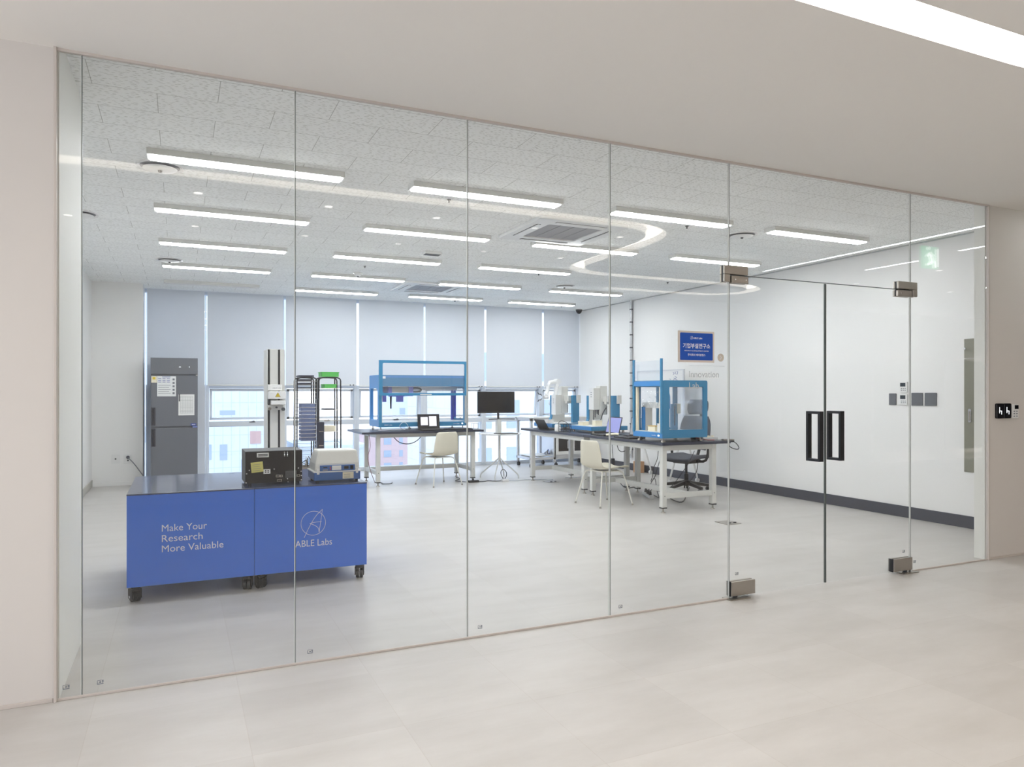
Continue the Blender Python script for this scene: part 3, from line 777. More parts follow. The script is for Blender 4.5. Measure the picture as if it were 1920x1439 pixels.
for xs, ya_, yb_, lab in ((7.53, 2.46, 2.9, 'short slim white light strip farther along the corridor ceiling, nearer the glass'),
                          (7.68, 1.18, 1.88, 'short slim white light strip farther along the corridor ceiling, away from the glass')):
    t = thing('strip_light', lab, 'ceiling light', (xs, (ya_ + yb_) / 2, HS))
    MB().box(xs - .022, xs + .022, ya_, yb_, HS - 0.012, HS).build('housing', 'white_plastic', t)
    MB().box(xs - .016, xs + .016, ya_ + .01, yb_ - .01, HS - 0.015, HS - 0.012).build('diffuser', 'strip_light', t)
# lit wall panels on the far corridor wall (seen mirrored in the glass)
for n, (a, b) in enumerate(((9.6, 11.7), (11.9, 13.75), (13.98, 16.6))):
    t = thing('wall_panel', 'floating grey wall panel lit above and below, %s' % ('nearest', 'middle one', 'farthest')[n], 'wall panel', ((a + b) / 2, YB, 0.2))
    MB().box(a, b, YB + 0.05, YB + 0.08, 0.2, 2.0).build('board', 'wall_corridor', t, bevel=0.002)
    MB().box(a + .05, b - .05, YB, YB + 0.05, 0.3, 1.9).build('spacer', 'white_metal', t)
    MB().box(a + .3, b - .3, YB + 0.012, YB + 0.032, 1.94, 1.955).box(a + .3, b - .3, YB + 0.012, YB + 0.032, 0.245, 0.26).build('light_strip', 'wash_light', t)
# exit sign hung from the corridor ceiling
t = thing('exit_sign', 'green running-man exit sign hanging in the corridor', 'exit sign', (6.76, 2.67, 2.58), rz=0)
MB().box(6.64, 6.88, 2.66, 2.68, 2.58, 2.80).build('box', 'exit_green', t, bevel=0.003)
for x in (6.70, 6.82): MB().cyl((x, 2.67, 2.80), (x, 2.67, HS), 0.004).build('rod', 'chrome', t)
for ys in (2.659, 2.681):
    e = MB()
    def bar(p, q, w):
        K = lambda a: Vector((6.755 + (a[0] - 6.755) * 1.35, ys, 2.69 + (a[1] - 2.685) * 1.35)); e.cyl(K(p), K(q), w * 1.5, seg=8)
    bar((6.745, 2.72), (6.775, 2.665), 0.012); bar((6.775, 2.665), (6.80, 2.645), 0.009); bar((6.80, 2.645), (6.80, 2.61), 0.007)
    bar((6.775, 2.665), (6.745, 2.635), 0.009); bar((6.745, 2.635), (6.715, 2.63), 0.007)
    bar((6.75, 2.715), (6.79, 2.70), 0.006); bar((6.745, 2.715), (6.715, 2.69), 0.006)
    e.cyl((6.732, ys - .003, 2.778), (6.732, ys + .003, 2.778), 0.017)
    e.box(6.845, 6.872, ys - .002, ys + .002, 2.60, 2.78)
    e.build('running_figure', 'exit_white', t)

# ================================================================== WALL FITTINGS
t = thing('wall_panel', 'olive grey metal panel door recessed in the right wall', 'electrical panel', (RX, 4.48, 0.56))
MB().box(RX - 0.012, RX + 0.0, 4.25, 4.717, 0.56, 1.689).build('lower_door', 'olive_panel', t, bevel=0.002)
MB().box(RX - 0.012, RX + 0.0, 4.25, 4.717, 1.694, 1.888).build('upper_door', 'olive_panel', t, bevel=0.002)
h = MB().prism(rrect(4.643, 4.673, 1.055, 1.19, 0.012), 'x', RX - 0.018, RX - 0.012).build('handle_plate', 'chrome', t)
MB().box(RX - 0.024, RX - 0.018, 4.65, 4.666, 1.075, 1.165).build('handle', 'steel', t, bevel=0.003)
MB().cyl((RX - 0.012, 4.70, 1.79), (RX - 0.03, 4.70, 1.79), 0.010).build('lock_knob', 'chrome', t, smooth=True)
def plate_r(y0, y1, z0, z1, nm, lab, cat, mat='plate_grey', d=0.012):
    t = thing(nm, lab, cat, (RX, (y0 + y1) / 2, z0))
    MB().prism(rrect(y0, y1, z0, z1, 0.008), 'x', RX - d, RX).build('cover', mat, t, bevel=0.0015)
    return t
t = plate_r(5.477, 5.563, 1.214, 1.342, 'wall_switch', 'narrow dark grey switch plate left of the two thermostats', 'wall switch')
t = plate_r(5.164, 5.293, 1.213, 1.349, 'wall_switch', 'wide dark grey switch plate right beside the thermostats', 'wall switch')
t = plate_r(5.009, 5.140, 1.213, 1.349, 'wall_switch', 'wide dark grey switch plate nearest the glass on the right wall', 'wall switch')
for z0, lab in ((1.350, 'white wall thermostat with screen, upper of the two'), (1.216, 'white wall thermostat with screen, lower of the two')):
    t = plate_r(5.337, 5.424, z0, z0 + 0.118, 'thermostat', lab, 'thermostat', 'white_plastic', 0.02)
    MB().box(RX - 0.0215, RX - 0.0195, 5.348 + 0.008, 5.418, z0 + 0.066, z0 + 0.106).build('screen', 'lcd', t)
    for a in range(3):
        for b in range(2):
            MB().box(RX - 0.0215, RX - 0.0195, 5.352 + .022 * a, 5.364 + .022 * a, z0 + 0.022 + .018 * b, z0 + 0.030 + .018 * b).build('button', 'print_grey', t)
# corridor wall reader and controller
for x0, x1, lab in ((6.036, 6.128, 'black touch switch with white lines, left of the pair on the corridor wall'), (6.132, 6.222, 'black touch switch with white lines, beside the white controller')):
    t = thing('touch_switch', lab, 'wall switch', ((x0 + x1) / 2, GY - 0.012, 1.14))
    MB().prism(rrect(x0, x1, 1.142, 1.265, 0.012), 'y', GY - 0.03, GY - 0.012).build('cover', 'black_gloss', t, bevel=0.002)
    c = (x0 + x1) / 2
    MB().box(c - .016, c - .012, GY - 0.031, GY - 0.030, 1.185, 1.235).box(c - .016, c + .014, GY - 0.031, GY - 0.030, 1.201, 1.205).box(c + .010, c + .014, GY - 0.031, GY - 0.030, 1.175, 1.202).build('light_mark', 'led_white', t)
t = thing('thermostat', 'white wall controller with black screen on the corridor wall', 'thermostat', (6.275, GY - 0.012, 1.14))
MB().box(6.236, 6.318, GY - 0.03, GY - 0.012, 1.142, 1.256).build('cover', 'white_plastic', t, bevel=0.003)
MB().box(6.266, 6.314, GY - 0.032, GY - 0.03, 1.218, 1.250).build('screen', 'black_gloss', t)
for a in range(2):
    for b in range(3):
        MB().box(6.25 + .035 * a, 6.268 + .035 * a, GY - 0.0315, GY - 0.03, 1.155 + .02 * b, 1.163 + .02 * b).build('button', 'print_grey', t)
# sockets on the back-left wall
YW = 11.93
for px0, lab, plug in ((216.8, 'white wall socket plate without a plug, left of the two', False), (240, 'white wall socket plate with a dark plug in it', True)):
    x, z = atY(px0, 861, YW)
    t = thing('wall_socket', lab, 'wall socket', (x, YW, z - .06))
    MB().prism(rrect(x - .055, x + .055, z - .065, z + .065, .006), 'y', YW - 0.012, YW).build('cover', 'white_plastic', t, bevel=0.002)
    MB().cyl((x, YW - 0.014, z - (0.02 if plug else 0)), (x, YW - 0.012, z - (0.02 if plug else 0)), 0.012).build('outlet', 'slot_dark', t)
    if plug:
        c = thing('plug_cable', 'dark plug and grey cable leading from the wall socket behind the blue cart', 'cable', (x, YW - 0.03, z + .02))
        MB().cyl((x, YW - 0.013, z + .025), (x, YW - 0.05, z + .025), 0.024, 0.02, 16).build('plug', 'charcoal', c, smooth=True)
        MB().tube([(x, YW - 0.05, z + .025), (x + .08, YW - .06, z - .06), (x + .18, YW - .05, z - .22), (x + .24, YW - .05, z - .32), (x + .27, YW - .05, 0.08), (x + .28, YW - .06, 0.008)], 0.006, 8, 2).build('cord', 'print_grey', c, smooth=True)
# wrapped conduit on the right wall
t = thing('conduit', 'silvery wrapped vertical conduit running down the right wall from the ceiling', 'conduit', (RX - 0.02, 10.57, 0.1))
pts = [(RX - 0.03, 10.57 + 0.006 * math.sin(k * 2.3), HC - 0.0 - k * 0.13) for k in range(22)]
MB().tube(pts, 0.022, 10).build('sleeve', 'pipe_wrap', t, smooth=True)
b = MB()
for k in range(12): b.cyl((RX - 0.03, 10.57, HC - 0.15 - .22 * k), (RX - 0.03, 10.57, HC - 0.17 - .22 * k), 0.027, seg=12)
b.build('tie', 'charcoal', t)
# floor boxes
def floorbox(x, y, lab):
    t = thing('floor_socket', lab, 'floor socket', (x, y, 0))
    MB().box(x - .09, x + .09, y - .10, y + .10, 0, 0.006).build('lid', 'steel', t, bevel=0.002)
    for a in (-.035, .035): MB().cyl((x + a + .02, y - .04, 0.006), (x + a + .02, y - .04, 0.012), 0.016).build('outlet', 'black_plastic', t)
x, y = atZ(1365, 981, 0); floorbox(x, y, 'steel floor socket box in the open floor near the doors')
x, y = atZ(1033, 904, 0); floorbox(x, y, 'steel floor socket box under the far right bench')

# ================================================================== FURNITURE HELPERS
def fy(mb, x0, y0, x1, y1, Y, d=0.003):
    """box lying on the plane Y, its outline measured along the sight lines"""
    (a, z1), (b, z0) = atY(x0, y0, Y), atY(x1, y1, Y)
    return mb.box(min(a, b), max(a, b), Y - d, Y, min(z0, z1), max(z0, z1))
def fitted(name, body, mat, parent, p0, width, height, xdir=(1, 0, 0), depth=0.0004, bold=0.0):
    """one line of lettering scaled to a measured width and cap height"""
    o = text(name, body, 1.0, mat, None, (0, 0, 0), (1, 0, 0), (0, 0, 1), 0.0001, 'LEFT', bold)
    me = o.data
    xs = [v.co.x for v in me.vertices]; ca = 0.70
    sx = width / (max(xs) - min(xs)); sz = height / ca; x0 = min(xs)
    X = Vector(xdir).normalized(); n = X.cross(Vector((0, 0, 1)))
    inv = rootmat(parent).inverted()
    for v in me.vertices:
        off = depth if v.co.y < 0 else 0.0
        v.co = inv @ (Vector(p0) + X * ((v.co.x - x0) * sx) + Vector((0, 0, v.co.z * sz)) + n * off)
    o.parent = parent
    return o

# ------------------------------------------------------------------ the two blue cabinets on castors
CY0, CY1, CZ0, CZ1 = 5.24, 6.32, 0.105, 0.694
def caster(parent, x, y, ztop, rz=0.0, r=0.034):
    R = Matrix.Translation((x, y, 0)) @ Matrix.Rotation(rz, 4, 'Z')
    c = MB().box(-.036, .036, -.036, .036, ztop - .008, ztop, R).cyl(R @ Vector((0, 0, ztop - .03)), R @ Vector((0, 0, ztop - .008)), .028)\
        .box(-.033, -.027, -.02, .034, .02, ztop - .02, R).box(.027, .033, -.02, .034, .02, ztop - .02, R).box(-.033, .033, -.02, .034, ztop - .032, ztop - .02, R)\
        .build('caster', 'black_plastic', parent, bevel=0.003)
    MB().cyl(R @ Vector((-.024, .008, r)), R @ Vector((-.003, .008, r)), r, seg=22).cyl(R @ Vector((.003, .008, r)), R @ Vector((.024, .008, r)), r, seg=22).build('wheel', 'black_plastic', c, smooth=True)
    MB().cyl(R @ Vector((-.036, .008, r)), R @ Vector((.036, .008, r)), .009, seg=12).build('axle', 'chrome', c, smooth=True)
    return c
def cabinet(x0, x1, lab):
    t = thing('mobile_cabinet', lab, 'cabinet', ((x0 + x1) / 2, (CY0 + CY1) / 2, 0), group=None)
    MB().box(x0, x1, CY0 + 0.012, CY1, CZ0, CZ1).build('body', 'cart_blue', t, bevel=0.003)
    MB().box(x0, x1, CY0, CY0 + 0.011, CZ0, CZ1).build('front_panel', 'cart_blue', t, bevel=0.0015)
    MB().box(x0 - 0.001, x1 + 0.001, CY0 - 0.004, CY1 + 0.004, CZ1, CZ1 + 0.010).build('top', 'cart_top', t, bevel=0.002)
    for gx, gy in ((x0 + .08, CY0 + .07), (x1 - .08, CY0 + .07), (x0 + .08, CY1 - .07), (x1 - .08, CY1 - .07)):
        MB().cyl((gx, gy, CZ1 + 0.010), (gx, gy, CZ1 + 0.0103), 0.022, seg=20).build('grommet', 'black_gloss', t)
    for cx, cy, a in ((x0 + .048, CY0 + .06, 0.5), (x1 - .04, CY0 + .06, -0.3), (x0 + .045, CY1 - .06, 1.2), (x1 - .045, CY1 - .06, 2.0)):
        caster(t, cx, cy, CZ0, a)
    return t
cb1 = cabinet(-0.302, 0.469, 'left blue mobile cabinet with white slogan lettering on its front')
cb2 = cabinet(0.472, 1.243, 'right blue mobile cabinet with round white logo, carrying the two instruments')
def yline(parent, body, xa, xb, base, cap, Y, mat='lettering'):
    (x0, z), (x1, _) = atY(xa, base, Y), atY(xb, base, Y)
    k = atY(xa, base - cap, Y)[1] - z
    return fitted('lettering', body, mat, parent, (x0, Y, z), x1 - x0, k)
yline(cb1, 'Make Your', 303.5, 388, 997.5, 13, CY0 - 0.0006)
yline(cb1, 'Research', 303.5, 380, 1017.0, 13, CY0 - 0.0006)
yline(cb1, 'More Valuable', 303.5, 419, 1036.3, 13, CY0 - 0.0006)
yline(cb2, 'ABLE Labs', 553.5, 622.5, 1027.3, 12.5, CY0 - 0.0006)
lx, lz = atY(587.5, 981.5, CY0)
logo(cb2, (lx, CY0 - 0.0012, lz), 0.087, 0.0017, 'lettering', (1, 0, 0), -1)

# black control unit on the cabinet
ZT = CZ1 + 0.010
bx0, bx1, by0, by1 = 0.420, 0.806, 5.36, 5.66
t = thing('control_unit', 'black metal control unit with yellow note and ports, on the blue cabinets', 'lab instrument', (0.613, 5.5, ZT))
MB().box(bx0, bx1, by0 + 0.004, by1, ZT + 0.014, ZT + 0.240).build('case', 'charcoal', t, bevel=0.003)
MB().box(bx0 + 0.002, bx1 - 0.002, by0, by0 + 0.004, ZT + 0.016, ZT + 0.237).build('rear_plate', 'black_gloss', t, bevel=0.001)
for a in (bx0 + .03, bx1 - .03):
    for b in (by0 + .03, by1 - .03): MB().cyl((a, b, ZT), (a, b, ZT + 0.014), 0.014).build('foot', 'black_plastic', t)
fy(MB(), 481.5, 850, 504, 857.5, by0).build('label', 'paper', t)
m = MB()
for ln in (852.2, 854.8): fy(m, 484, ln, 502, ln + 1.1, by0 - .0031, .0004)
m.build('print', 'print_black', t)
R = Matrix.Rotation(math.radians(-5), 4, 'Y'); nx, nz = atY(482, 876.5, by0)
MB().box(-.040, .040, -.003, -.001, -.036, .036, Matrix.Translation((nx, by0, nz)) @ R).build('sticky_note', 'sticky_yellow', t)
m = MB()
for q in range(4): m.box(-.030, .024 - .006 * (q % 2), -.0036, -.003, .018 - .014 * q, .020 - .014 * q, Matrix.Translation((nx, by0, nz)) @ R)
m.build('handwriting', 'print_grey', t)
fy(MB(), 494, 880.5, 507, 888.5, by0, .0015).build('label', 'paper', t)
m = MB()
for q in range(2):
    for w in range(2): fy(m, 497 + 4.5 * q, 882 + 3 * w, 499.5 + 4.5 * q, 884 + 3 * w, by0 - .0016, .0004)
m.build('print', 'print_black', t)
for q in (533.5, 539):
    for w in (848.5, 852, 855):
        c = atY(q, w, by0); MB().cyl((c[0], by0, c[1]), (c[0], by0 - .004, c[1]), 0.0032, seg=10).build('indicator_lamp', 'led_white' if w == 852 else 'white_plastic', t)
for q, w in ((462.5, 889), (467.5, 882.5), (461.5, 906), (514, 880), (559.5, 878), (564.5, 884), (565, 892), (565, 900), (539, 898), (540, 904)):
    c = atY(q, w, by0); MB().cyl((c[0], by0, c[1]), (c[0], by0 - .003, c[1]), 0.0045, seg=12).build('screw', 'chrome', t)
for q, w, hw in ((521, 893, 4), (527.5, 893, 2.5), (524, 901.5, 4.5), (559.5, 892, 3)):
    fy(MB(), q - hw, w - 2, q + hw, w + 2, by0, .006).build('port', 'steel', t, bevel=0.001)
    fy(MB(), q - hw + 1.2, w - 1, q + hw - 1.2, w + 1, by0 - .006, .001).build('port_face', 'black_plastic', t)
m = MB()
for q in range(6): fy(m, 535, 883.5 + 2.2 * q, 556, 884.6 + 2.2 * q, by0, .002)
m.build('vent_slot', 'slot_dark', t)
m = MB()
for q in range(7): m.box(bx0 - .001, bx0, by0 + .05, by0 + .13, ZT + .04 + .012 * q, ZT + .046 + .012 * q)
m.build('side_vent', 'black_plastic', t)

# small white and blue analyser
t = thing('bench_instrument', 'small instrument with white lid and blue base on the right blue cabinet', 'lab instrument', (1.05, 5.48, ZT))
a0, a1, b0, b1 = 0.893, 1.215, 5.345, 5.62
MB().box(a0 - .006, a1 + .006, b0, b1, ZT + .012, ZT + .075).build('base', 'unit_blue', t, bevel=0.006)
MB().box(a0 - .012, a1 + .010, b0 - .002, b1 + .004, ZT + .070, ZT + .080).build('rim', 'white_plastic', t, bevel=0.003)
for a in (a0 + .02, a1 - .02):
    for b in (b0 + .03, b1 - .03): MB().cyl((a, b, ZT), (a, b, ZT + 0.013), 0.013).build('foot', 'black_plastic', t)
bm = MB()
P0 = [(a0, b0 + .006), (a1, b0 + .006), (a1, b1 - .004), (a0, b1 - .004)]; P1 = [(a0 + .028, b0 + .04), (a1 - .012, b0 + .04), (a1 - .012, b1 - .03), (a0 + .028, b1 - .03)]
lo = [bm.bm.verts.new((x, y, ZT + .080)) for x, y in P0]; md = [bm.bm.verts.new((x + (q - x) * .15, y + (w - y) * .15, ZT + .135)) for (x, y), (q, w) in zip(P0, P1)]
hi = [bm.bm.verts.new((x, y, ZT + .228)) for x, y in P1]
bm.bm.faces.new(lo[::-1]); bm.bm.faces.new(hi)
for A, B in ((lo, md), (md, hi)):
    for i in range(4): bm.bm.faces.new((A[i], A[(i + 1) % 4], B[(i + 1) % 4], B[i]))
bm.build('lid', 'unit_grey', t, bevel=0.012, smooth=False)
p = MB().box(a0 + .035, a1 - .035, b0 - .002, b0 + .012, ZT + .080, ZT + .122).build('socket_panel', 'unit_blue', t, bevel=0.002)
MB().box(a1 - .115, a1 - .083, b0 - .006, b0 - .002, ZT + .092, ZT + .112).build('power_inlet', 'black_plastic', t)
MB().box(a1 - .070, a1 - .048, b0 - .006, b0 - .002, ZT + .088, ZT + .116).build('power_switch', 'black_gloss', t)
MB().box(a0 + .058, a0 + .086, b0 - .004, b0 - .002, ZT + .104, ZT + .112).build('port', 'black_plastic', t)
MB().box(a0 + .054, a0 + .090, b0 - .004, b0 - .002, ZT + .086, ZT + .092).build('port', 'steel', t)
for q in (.092, .106): MB().cyl((a0 + .108, b0 - .002, ZT + q), (a0 + .108, b0 - .005, ZT + q), .005, seg=10).build('red_button', 'print_red', t)
MB().box(a0 + .120, a0 + .186, b0 - .0035, b0 - .002, ZT + .086, ZT + .118).build('label', 'paper', t)
MB().box(a1 - .125, a1 - .045, b0 - .0015, b0, ZT + .020, ZT + .068).build('label', 'cream_plastic', t)
m = MB()
for q in range(4): m.box(a1 - .118, a1 - .07, b0 - .002, b0 - .0014, ZT + .028 + .008 * q, ZT + .030 + .008 * q)
m.build('print', 'print_grey', t)
for q in (a0 + .012, a1 - .030): MB().box(q, q + .018, b0 - .008, b0, ZT + .058, ZT + .100).build('latch', 'white_plastic', t, bevel=0.003)

# ------------------------------------------------------------------ fridge
FY = 11.50
t = thing('refrigerator', 'tall dark grey two-door lab refrigerator with papers stuck on it', 'refrigerator', (-0.055, 11.85, 0))
f0, f1 = atY(282.3, 700, FY)[0], atY(370.8, 700, FY)[0]; fz = atY(300, 671, FY)[1]
def zz(y): return atY(326, y, FY)[1]
MB().box(f0, f1, FY + .03, 12.27, 0.08, fz).build('body', 'fridge_grey', t, bevel=0.004)
MB().box(f0 + .03, f1 - .03, FY + .05, 12.2, 0.0, 0.08).build('plinth', 'black_plastic', t)
MB().box(f0, f1, FY, FY + .03, zz(702), fz).build('control_panel', 'fridge_grey', t, bevel=0.003)
u = MB().box(f0 + .004, f1 - .004, FY, FY + .03, zz(800), zz(705)).build('upper_door', 'fridge_grey', t, bevel=0.004)
l = MB().box(f0 + .004, f1 - .004, FY, FY + .03, 0.10, zz(803)).build('lower_door', 'fridge_grey', t, bevel=0.004)
fy(MB(), 283.5, 764.5, 291.5, 798, FY, .012).build('handle', 'fridge_dark', u, bevel=0.004)
fy(MB(), 283.5, 804.5, 291.5, 838, FY, .012).build('handle', 'fridge_dark', l, bevel=0.004)
fy(MB(), 286.2, 766.5, 287.6, 796, FY - .012, .002).build('handle_edge', 'black_gloss', u)
fy(MB(), 286.2, 806.5, 287.6, 836, FY - .012, .002).build('handle_edge', 'black_gloss', l)
fy(MB(), 328, 685, 363.5, 694.5, FY, .003).build('display', 'plate_grey', t)
c = atY(335, 689.6, FY)
fitted('digits', '-21', 'led_white', t, (c[0], FY - .0035, c[1]), .028, .016); c = atY(354, 689.6, FY); fitted('digits', '2', 'led_white', t, (c[0], FY - .0035, c[1]), .012, .016)
fy(MB(), 357.5, 794.3, 368, 798.7, FY, .003).build('badge', 'print_blue', u)
m = MB()
for q in range(3): fy(m, 359.8 + 2.4 * q, 795.6, 361.2 + 2.4 * q, 797.4, FY - .003, .0006)
m.build('badge_mark', 'lettering', u)
fy(MB(), 367, 703, 371, 705, FY, .012).build('hinge', 'chrome', t)
fy(MB(), 361, 799.7, 370, 801.8, FY, .010).build('hinge', 'chrome', t)
# stickers, sheets
sh = fy(MB(), 294.5, 705.6, 330, 743.6, FY, .0012).build('notice_sheet', 'paper', u)
m = MB(); fy(m, 304, 706.8, 319.5, 708, FY - .0013, .0004)
for q in range(3):
    for w in range(3): fy(m, 296.5 + 8 * q, 709.5 + 3.4 * w, 302.5 + 8 * q, 710.5 + 3.4 * w, FY - .0013, .0004)
m.build('print', 'print_blue', u)
m = MB()
for q in range(5): fy(m, 296.5, 722.5 + 3.8 * q, 320 - 3 * (q % 2), 723.2 + 3.8 * q, FY - .0013, .0004)
for q in range(5): fy(m, 323.5, 710 + 6.5 * q, 327.5, 713.6 + 6.5 * q, FY - .0013, .0004)
m.build('print', 'print_grey', u)
fy(MB(), 283.5, 705.6, 294, 718, FY, .0012).build('warning_label', 'cream_plastic', u)
fy(MB(), 286, 707.5, 291.5, 712, FY - .0012, .0005).build('warning_mark', 'yellow_label', u)
fy(MB(), 334.5, 740, 364.5, 779, FY, .0012).build('record_sheet', 'white_plastic', u)
m = MB()
for q in range(13): fy(m, 337.5, 743.5 + 2.6 * q, 362, 744 + 2.6 * q, FY - .0013, .0004)
for q in range(6): fy(m, 338 + 4.6 * q, 743.5, 338.4 + 4.6 * q, 775, FY - .0013, .0004)
m.build('print', 'decal_grey', u)
fy(MB(), 335.5, 739, 337.6, 753, FY - .0012, .008).build('pen', 'charcoal', u, bevel=.002)

# ------------------------------------------------------------------ lift column
TY = 8.0
t = thing('lift_column', 'tall white vertical linear lift with black slots and carriage, behind the blue cabinets', 'lab robot', (0.97, 8.15, 0))
def X8(p): return atY(p, 735, TY)[0]
def Z8(y): return atY(515, y, TY)[1]
x0, x1, zt = X8(501), X8(534), Z8(655)
MB().box(x0, x1, TY + .01, TY + .34, 0.03, zt).build('column', 'white_metal', t, bevel=0.004)
for q in ((506.3, 521.2), (525.2, 534)):
    MB().box(X8(q[0]), X8(q[1]), TY, TY + .012, 0.03, zt - .002).build('cover_strip', 'unit_grey', t, bevel=0.001)
MB().box(x0, X8(502), TY, TY + .012, 0.03, zt - .002).build('cover_strip', 'unit_grey', t)
for q in ((502.2, 505.8), (521.5, 524.9)):
    MB().box(X8(q[0]), X8(q[1]), TY + .004, TY + .011, 0.03, zt - .004).build('belt_slot', 'black_plastic', t)
ca = MB().box(X8(501.5), X8(528), TY - .05, TY, Z8(733), Z8(721.5)).build('carriage', 'white_plastic', t, bevel=0.004)
c = (X8(510), Z8(729)); fitted('lettering', 'ABLE Labs', 'print_grey', t, (c[0], TY - .0505, c[1]), X8(526) - X8(510), .012)
MB().box(X8(501.5), X8(533), TY - .13, TY, Z8(748.5), Z8(734)).build('carriage', 'white_plastic', t, bevel=0.008)
MB().box(X8(506), X8(533), TY - .12, TY, Z8(759), Z8(751)).build('carriage', 'white_plastic', t, bevel=0.006)
MB().box(X8(501.5), X8(506), TY - .06, TY, Z8(757.5), Z8(748.5)).build('bracket', 'slot_dark', t)
MB().box(X8(500.5), X8(530), TY - .05, TY, Z8(769), Z8(759.5)).build('bracket', 'unit_grey', t, bevel=.004)
for q, w, r_ in ((504, 766.5, .016), (517, 764, .010), (529.5, 767.5, .018)):
    MB().cyl((X8(q), TY - .05, Z8(w)), (X8(q), TY - .09, Z8(w)), r_, seg=14).build('knob', 'slot_dark' if q > 505 else 'steel', t, smooth=True)
cx_, cz_ = atY(521, 741.3, TY - .13)
for s_, mm, d in ((.030, 'print_black', .0012), (.026, 'yellow_label', .002)):
    MB().prism([(cx_ - s_ * .9, cz_ - s_ * .62), (cx_ + s_ * .9, cz_ - s_ * .62), (cx_, cz_ + s_ * .95)], 'y', TY - .13 - d, TY - .13).build('warning_sign', mm, t)
MB().tube([(cx_, TY - .1325, cz_ + .010), (cx_ - .004, TY - .1325, cz_), (cx_ + .004, TY - .1325, cz_ - .002), (cx_, TY - .1325, cz_ - .011)], .0013, 5).build('warning_bolt', 'print_black', t)
MB().box(x0 - .10, x1 + .10, TY - .05, TY + .50, 0.0, 0.03).build('base_plate', 'charcoal', t, bevel=.004)
MB().box(x1, x1 + .02, TY + .05, TY + .25, .03, .50).build('rib', 'unit_grey', t)

# ------------------------------------------------------------------ wire racks
def wire_rack(pl, pr, levels, y_top, y_bot, YR, lab, name):
    a, b = atY(pl, 735, YR)[0], atY(pr, 735, YR)[0]
    t = thing(name, lab, 'rack', ((a + b) / 2, YR + .12, 0), group=None)
    zt = atY((pl + pr) / 2, y_top, YR)[1]
    D = .22; r = .0075
    for yy, ia in ((YR, 0.0), (YR + D, 0.0)):
        MB().tube([(a, yy, 0.03), (a, yy, zt - .05), (a + .008, yy, zt - .015), (a + .05, yy, zt), (b - .05, yy, zt), (b - .008, yy, zt - .015), (b, yy, zt - .05), (b, yy, 0.03)], r, 8, 1).build('hoop', 'black_metal', t, smooth=True)
    for xx in (a + .03, b - .03):
        MB().box(xx - .006, xx + .006, YR + D - .022, YR + D - .004, .03, zt - .004).build('upright', 'black_metal', t)
    zs = []
    z0 = atY((pl + pr) / 2, y_bot, YR)[1]
    n = levels
    for i in range(n):
        z = zt - (zt - z0) * (i + 1) / n - 0.0
        zs.append(z)
        MB().tube([(a, YR, z), (a + .005, YR - .004, z), (b - .005, YR - .004, z), (b, YR, z), (b, YR + D, z), (a, YR + D, z), (a, YR, z)], .0022, 6).build('shelf_wire', 'steel', t)
    MB().box(a - .006, b + .006, YR - .006, YR + D + .006, 0.0, 0.03).build('base', 'black_metal', t, bevel=.003)
    return t, a, b, zt, zs, D
RY = 8.5
rk1 = wire_rack(556.8, 594.5, 28, 708, 905, RY, 'left black wire rack with many close-set shelf wires and blue-grey plates', 'wire_rack')
rk2 = wire_rack(597.8, 639.0, 10, 708, 912, RY, 'right black wire rack with few shelves, green bins on it', 'wire_rack')
def on_rack(rk, px0, px1, ybase, hh, name, lab, cat, mat, grp=None, D=None, lip=0.0, yoff=.02, rim=None):
    t_, a, b, zt, zs, DD = rk
    zb = atY(600, ybase, RY)[1]
    cand = zs + [zt + .0055]
    z = min(cand, key=lambda q: abs(q - zb)) + .0024
    x0, x1 = atY(px0, 735, RY)[0], atY(px1, 735, RY)[0]
    o = thing(name, lab, cat, ((x0 + x1) / 2, RY + .11, z), group=grp)
    y0, y1 = RY - .003 + yoff * 0, RY + .20
    z += 0.0
    if lip > 0:
        MB().box(x0, x1, y0, y1, z, z + .004).build('floor', mat, o)
        for (p, q, r_, s_) in ((x0, x1, y0, y0 + .003), (x0, x1, y1 - .003, y1), (x0, x0 + .003, y0, y1), (x1 - .003, x1, y0, y1)):
            MB().box(p, q, r_, s_, z + .004, z + hh).build('side', mat, o)
        MB().ring([(x0 - lip, y0 - lip), (x1 + lip, y0 - lip), (x1 + lip, y1 + lip), (x0 - lip, y1 + lip)], [(x0 + .002, y0 + .002), (x1 - .002, y0 + .002), (x1 - .002, y1 - .002), (x0 + .002, y1 - .002)], 'z', z + hh, z + hh + .006).build('rim', mat, o)
    else:
        MB().box(x0, x1, y0, y1, z, z + hh).build('body', mat, o, bevel=min(.003, hh / 4))
        MB().box(x0 + .006, x1 - .006, y0 + .006, y1 - .006, z + hh, z + hh + .002).build('cover', mat, o)
    return o
on_rack(rk2, 603, 635, 707, .048, 'plastic_bin', 'green plastic bin lying on top of the right wire rack', 'bin', 'green_plastic', lip=.006)
on_rack(rk2, 608, 631, 728, .040, 'plastic_bin', 'green plastic bin on the upper shelf inside the right wire rack', 'bin', 'green_plastic', lip=.004)
on_rack(rk2, 608, 628.5, 769, .012, 'dark_tray', 'thin dark tray lying on a middle shelf of the right wire rack', 'tray', 'tray_dark')
on_rack(rk2, 606, 629.5, 810, .062, 'cream_box', 'cream box on a lower shelf of the right wire rack', 'box', 'cream_plastic')
on_rack(rk1, 560, 589, 707, .014, 'dark_tray', 'dark tray lying on top of the left wire rack', 'tray', 'tray_dark')
lv = ('first shelf from the top', 'second shelf from the top', 'third shelf from the top')
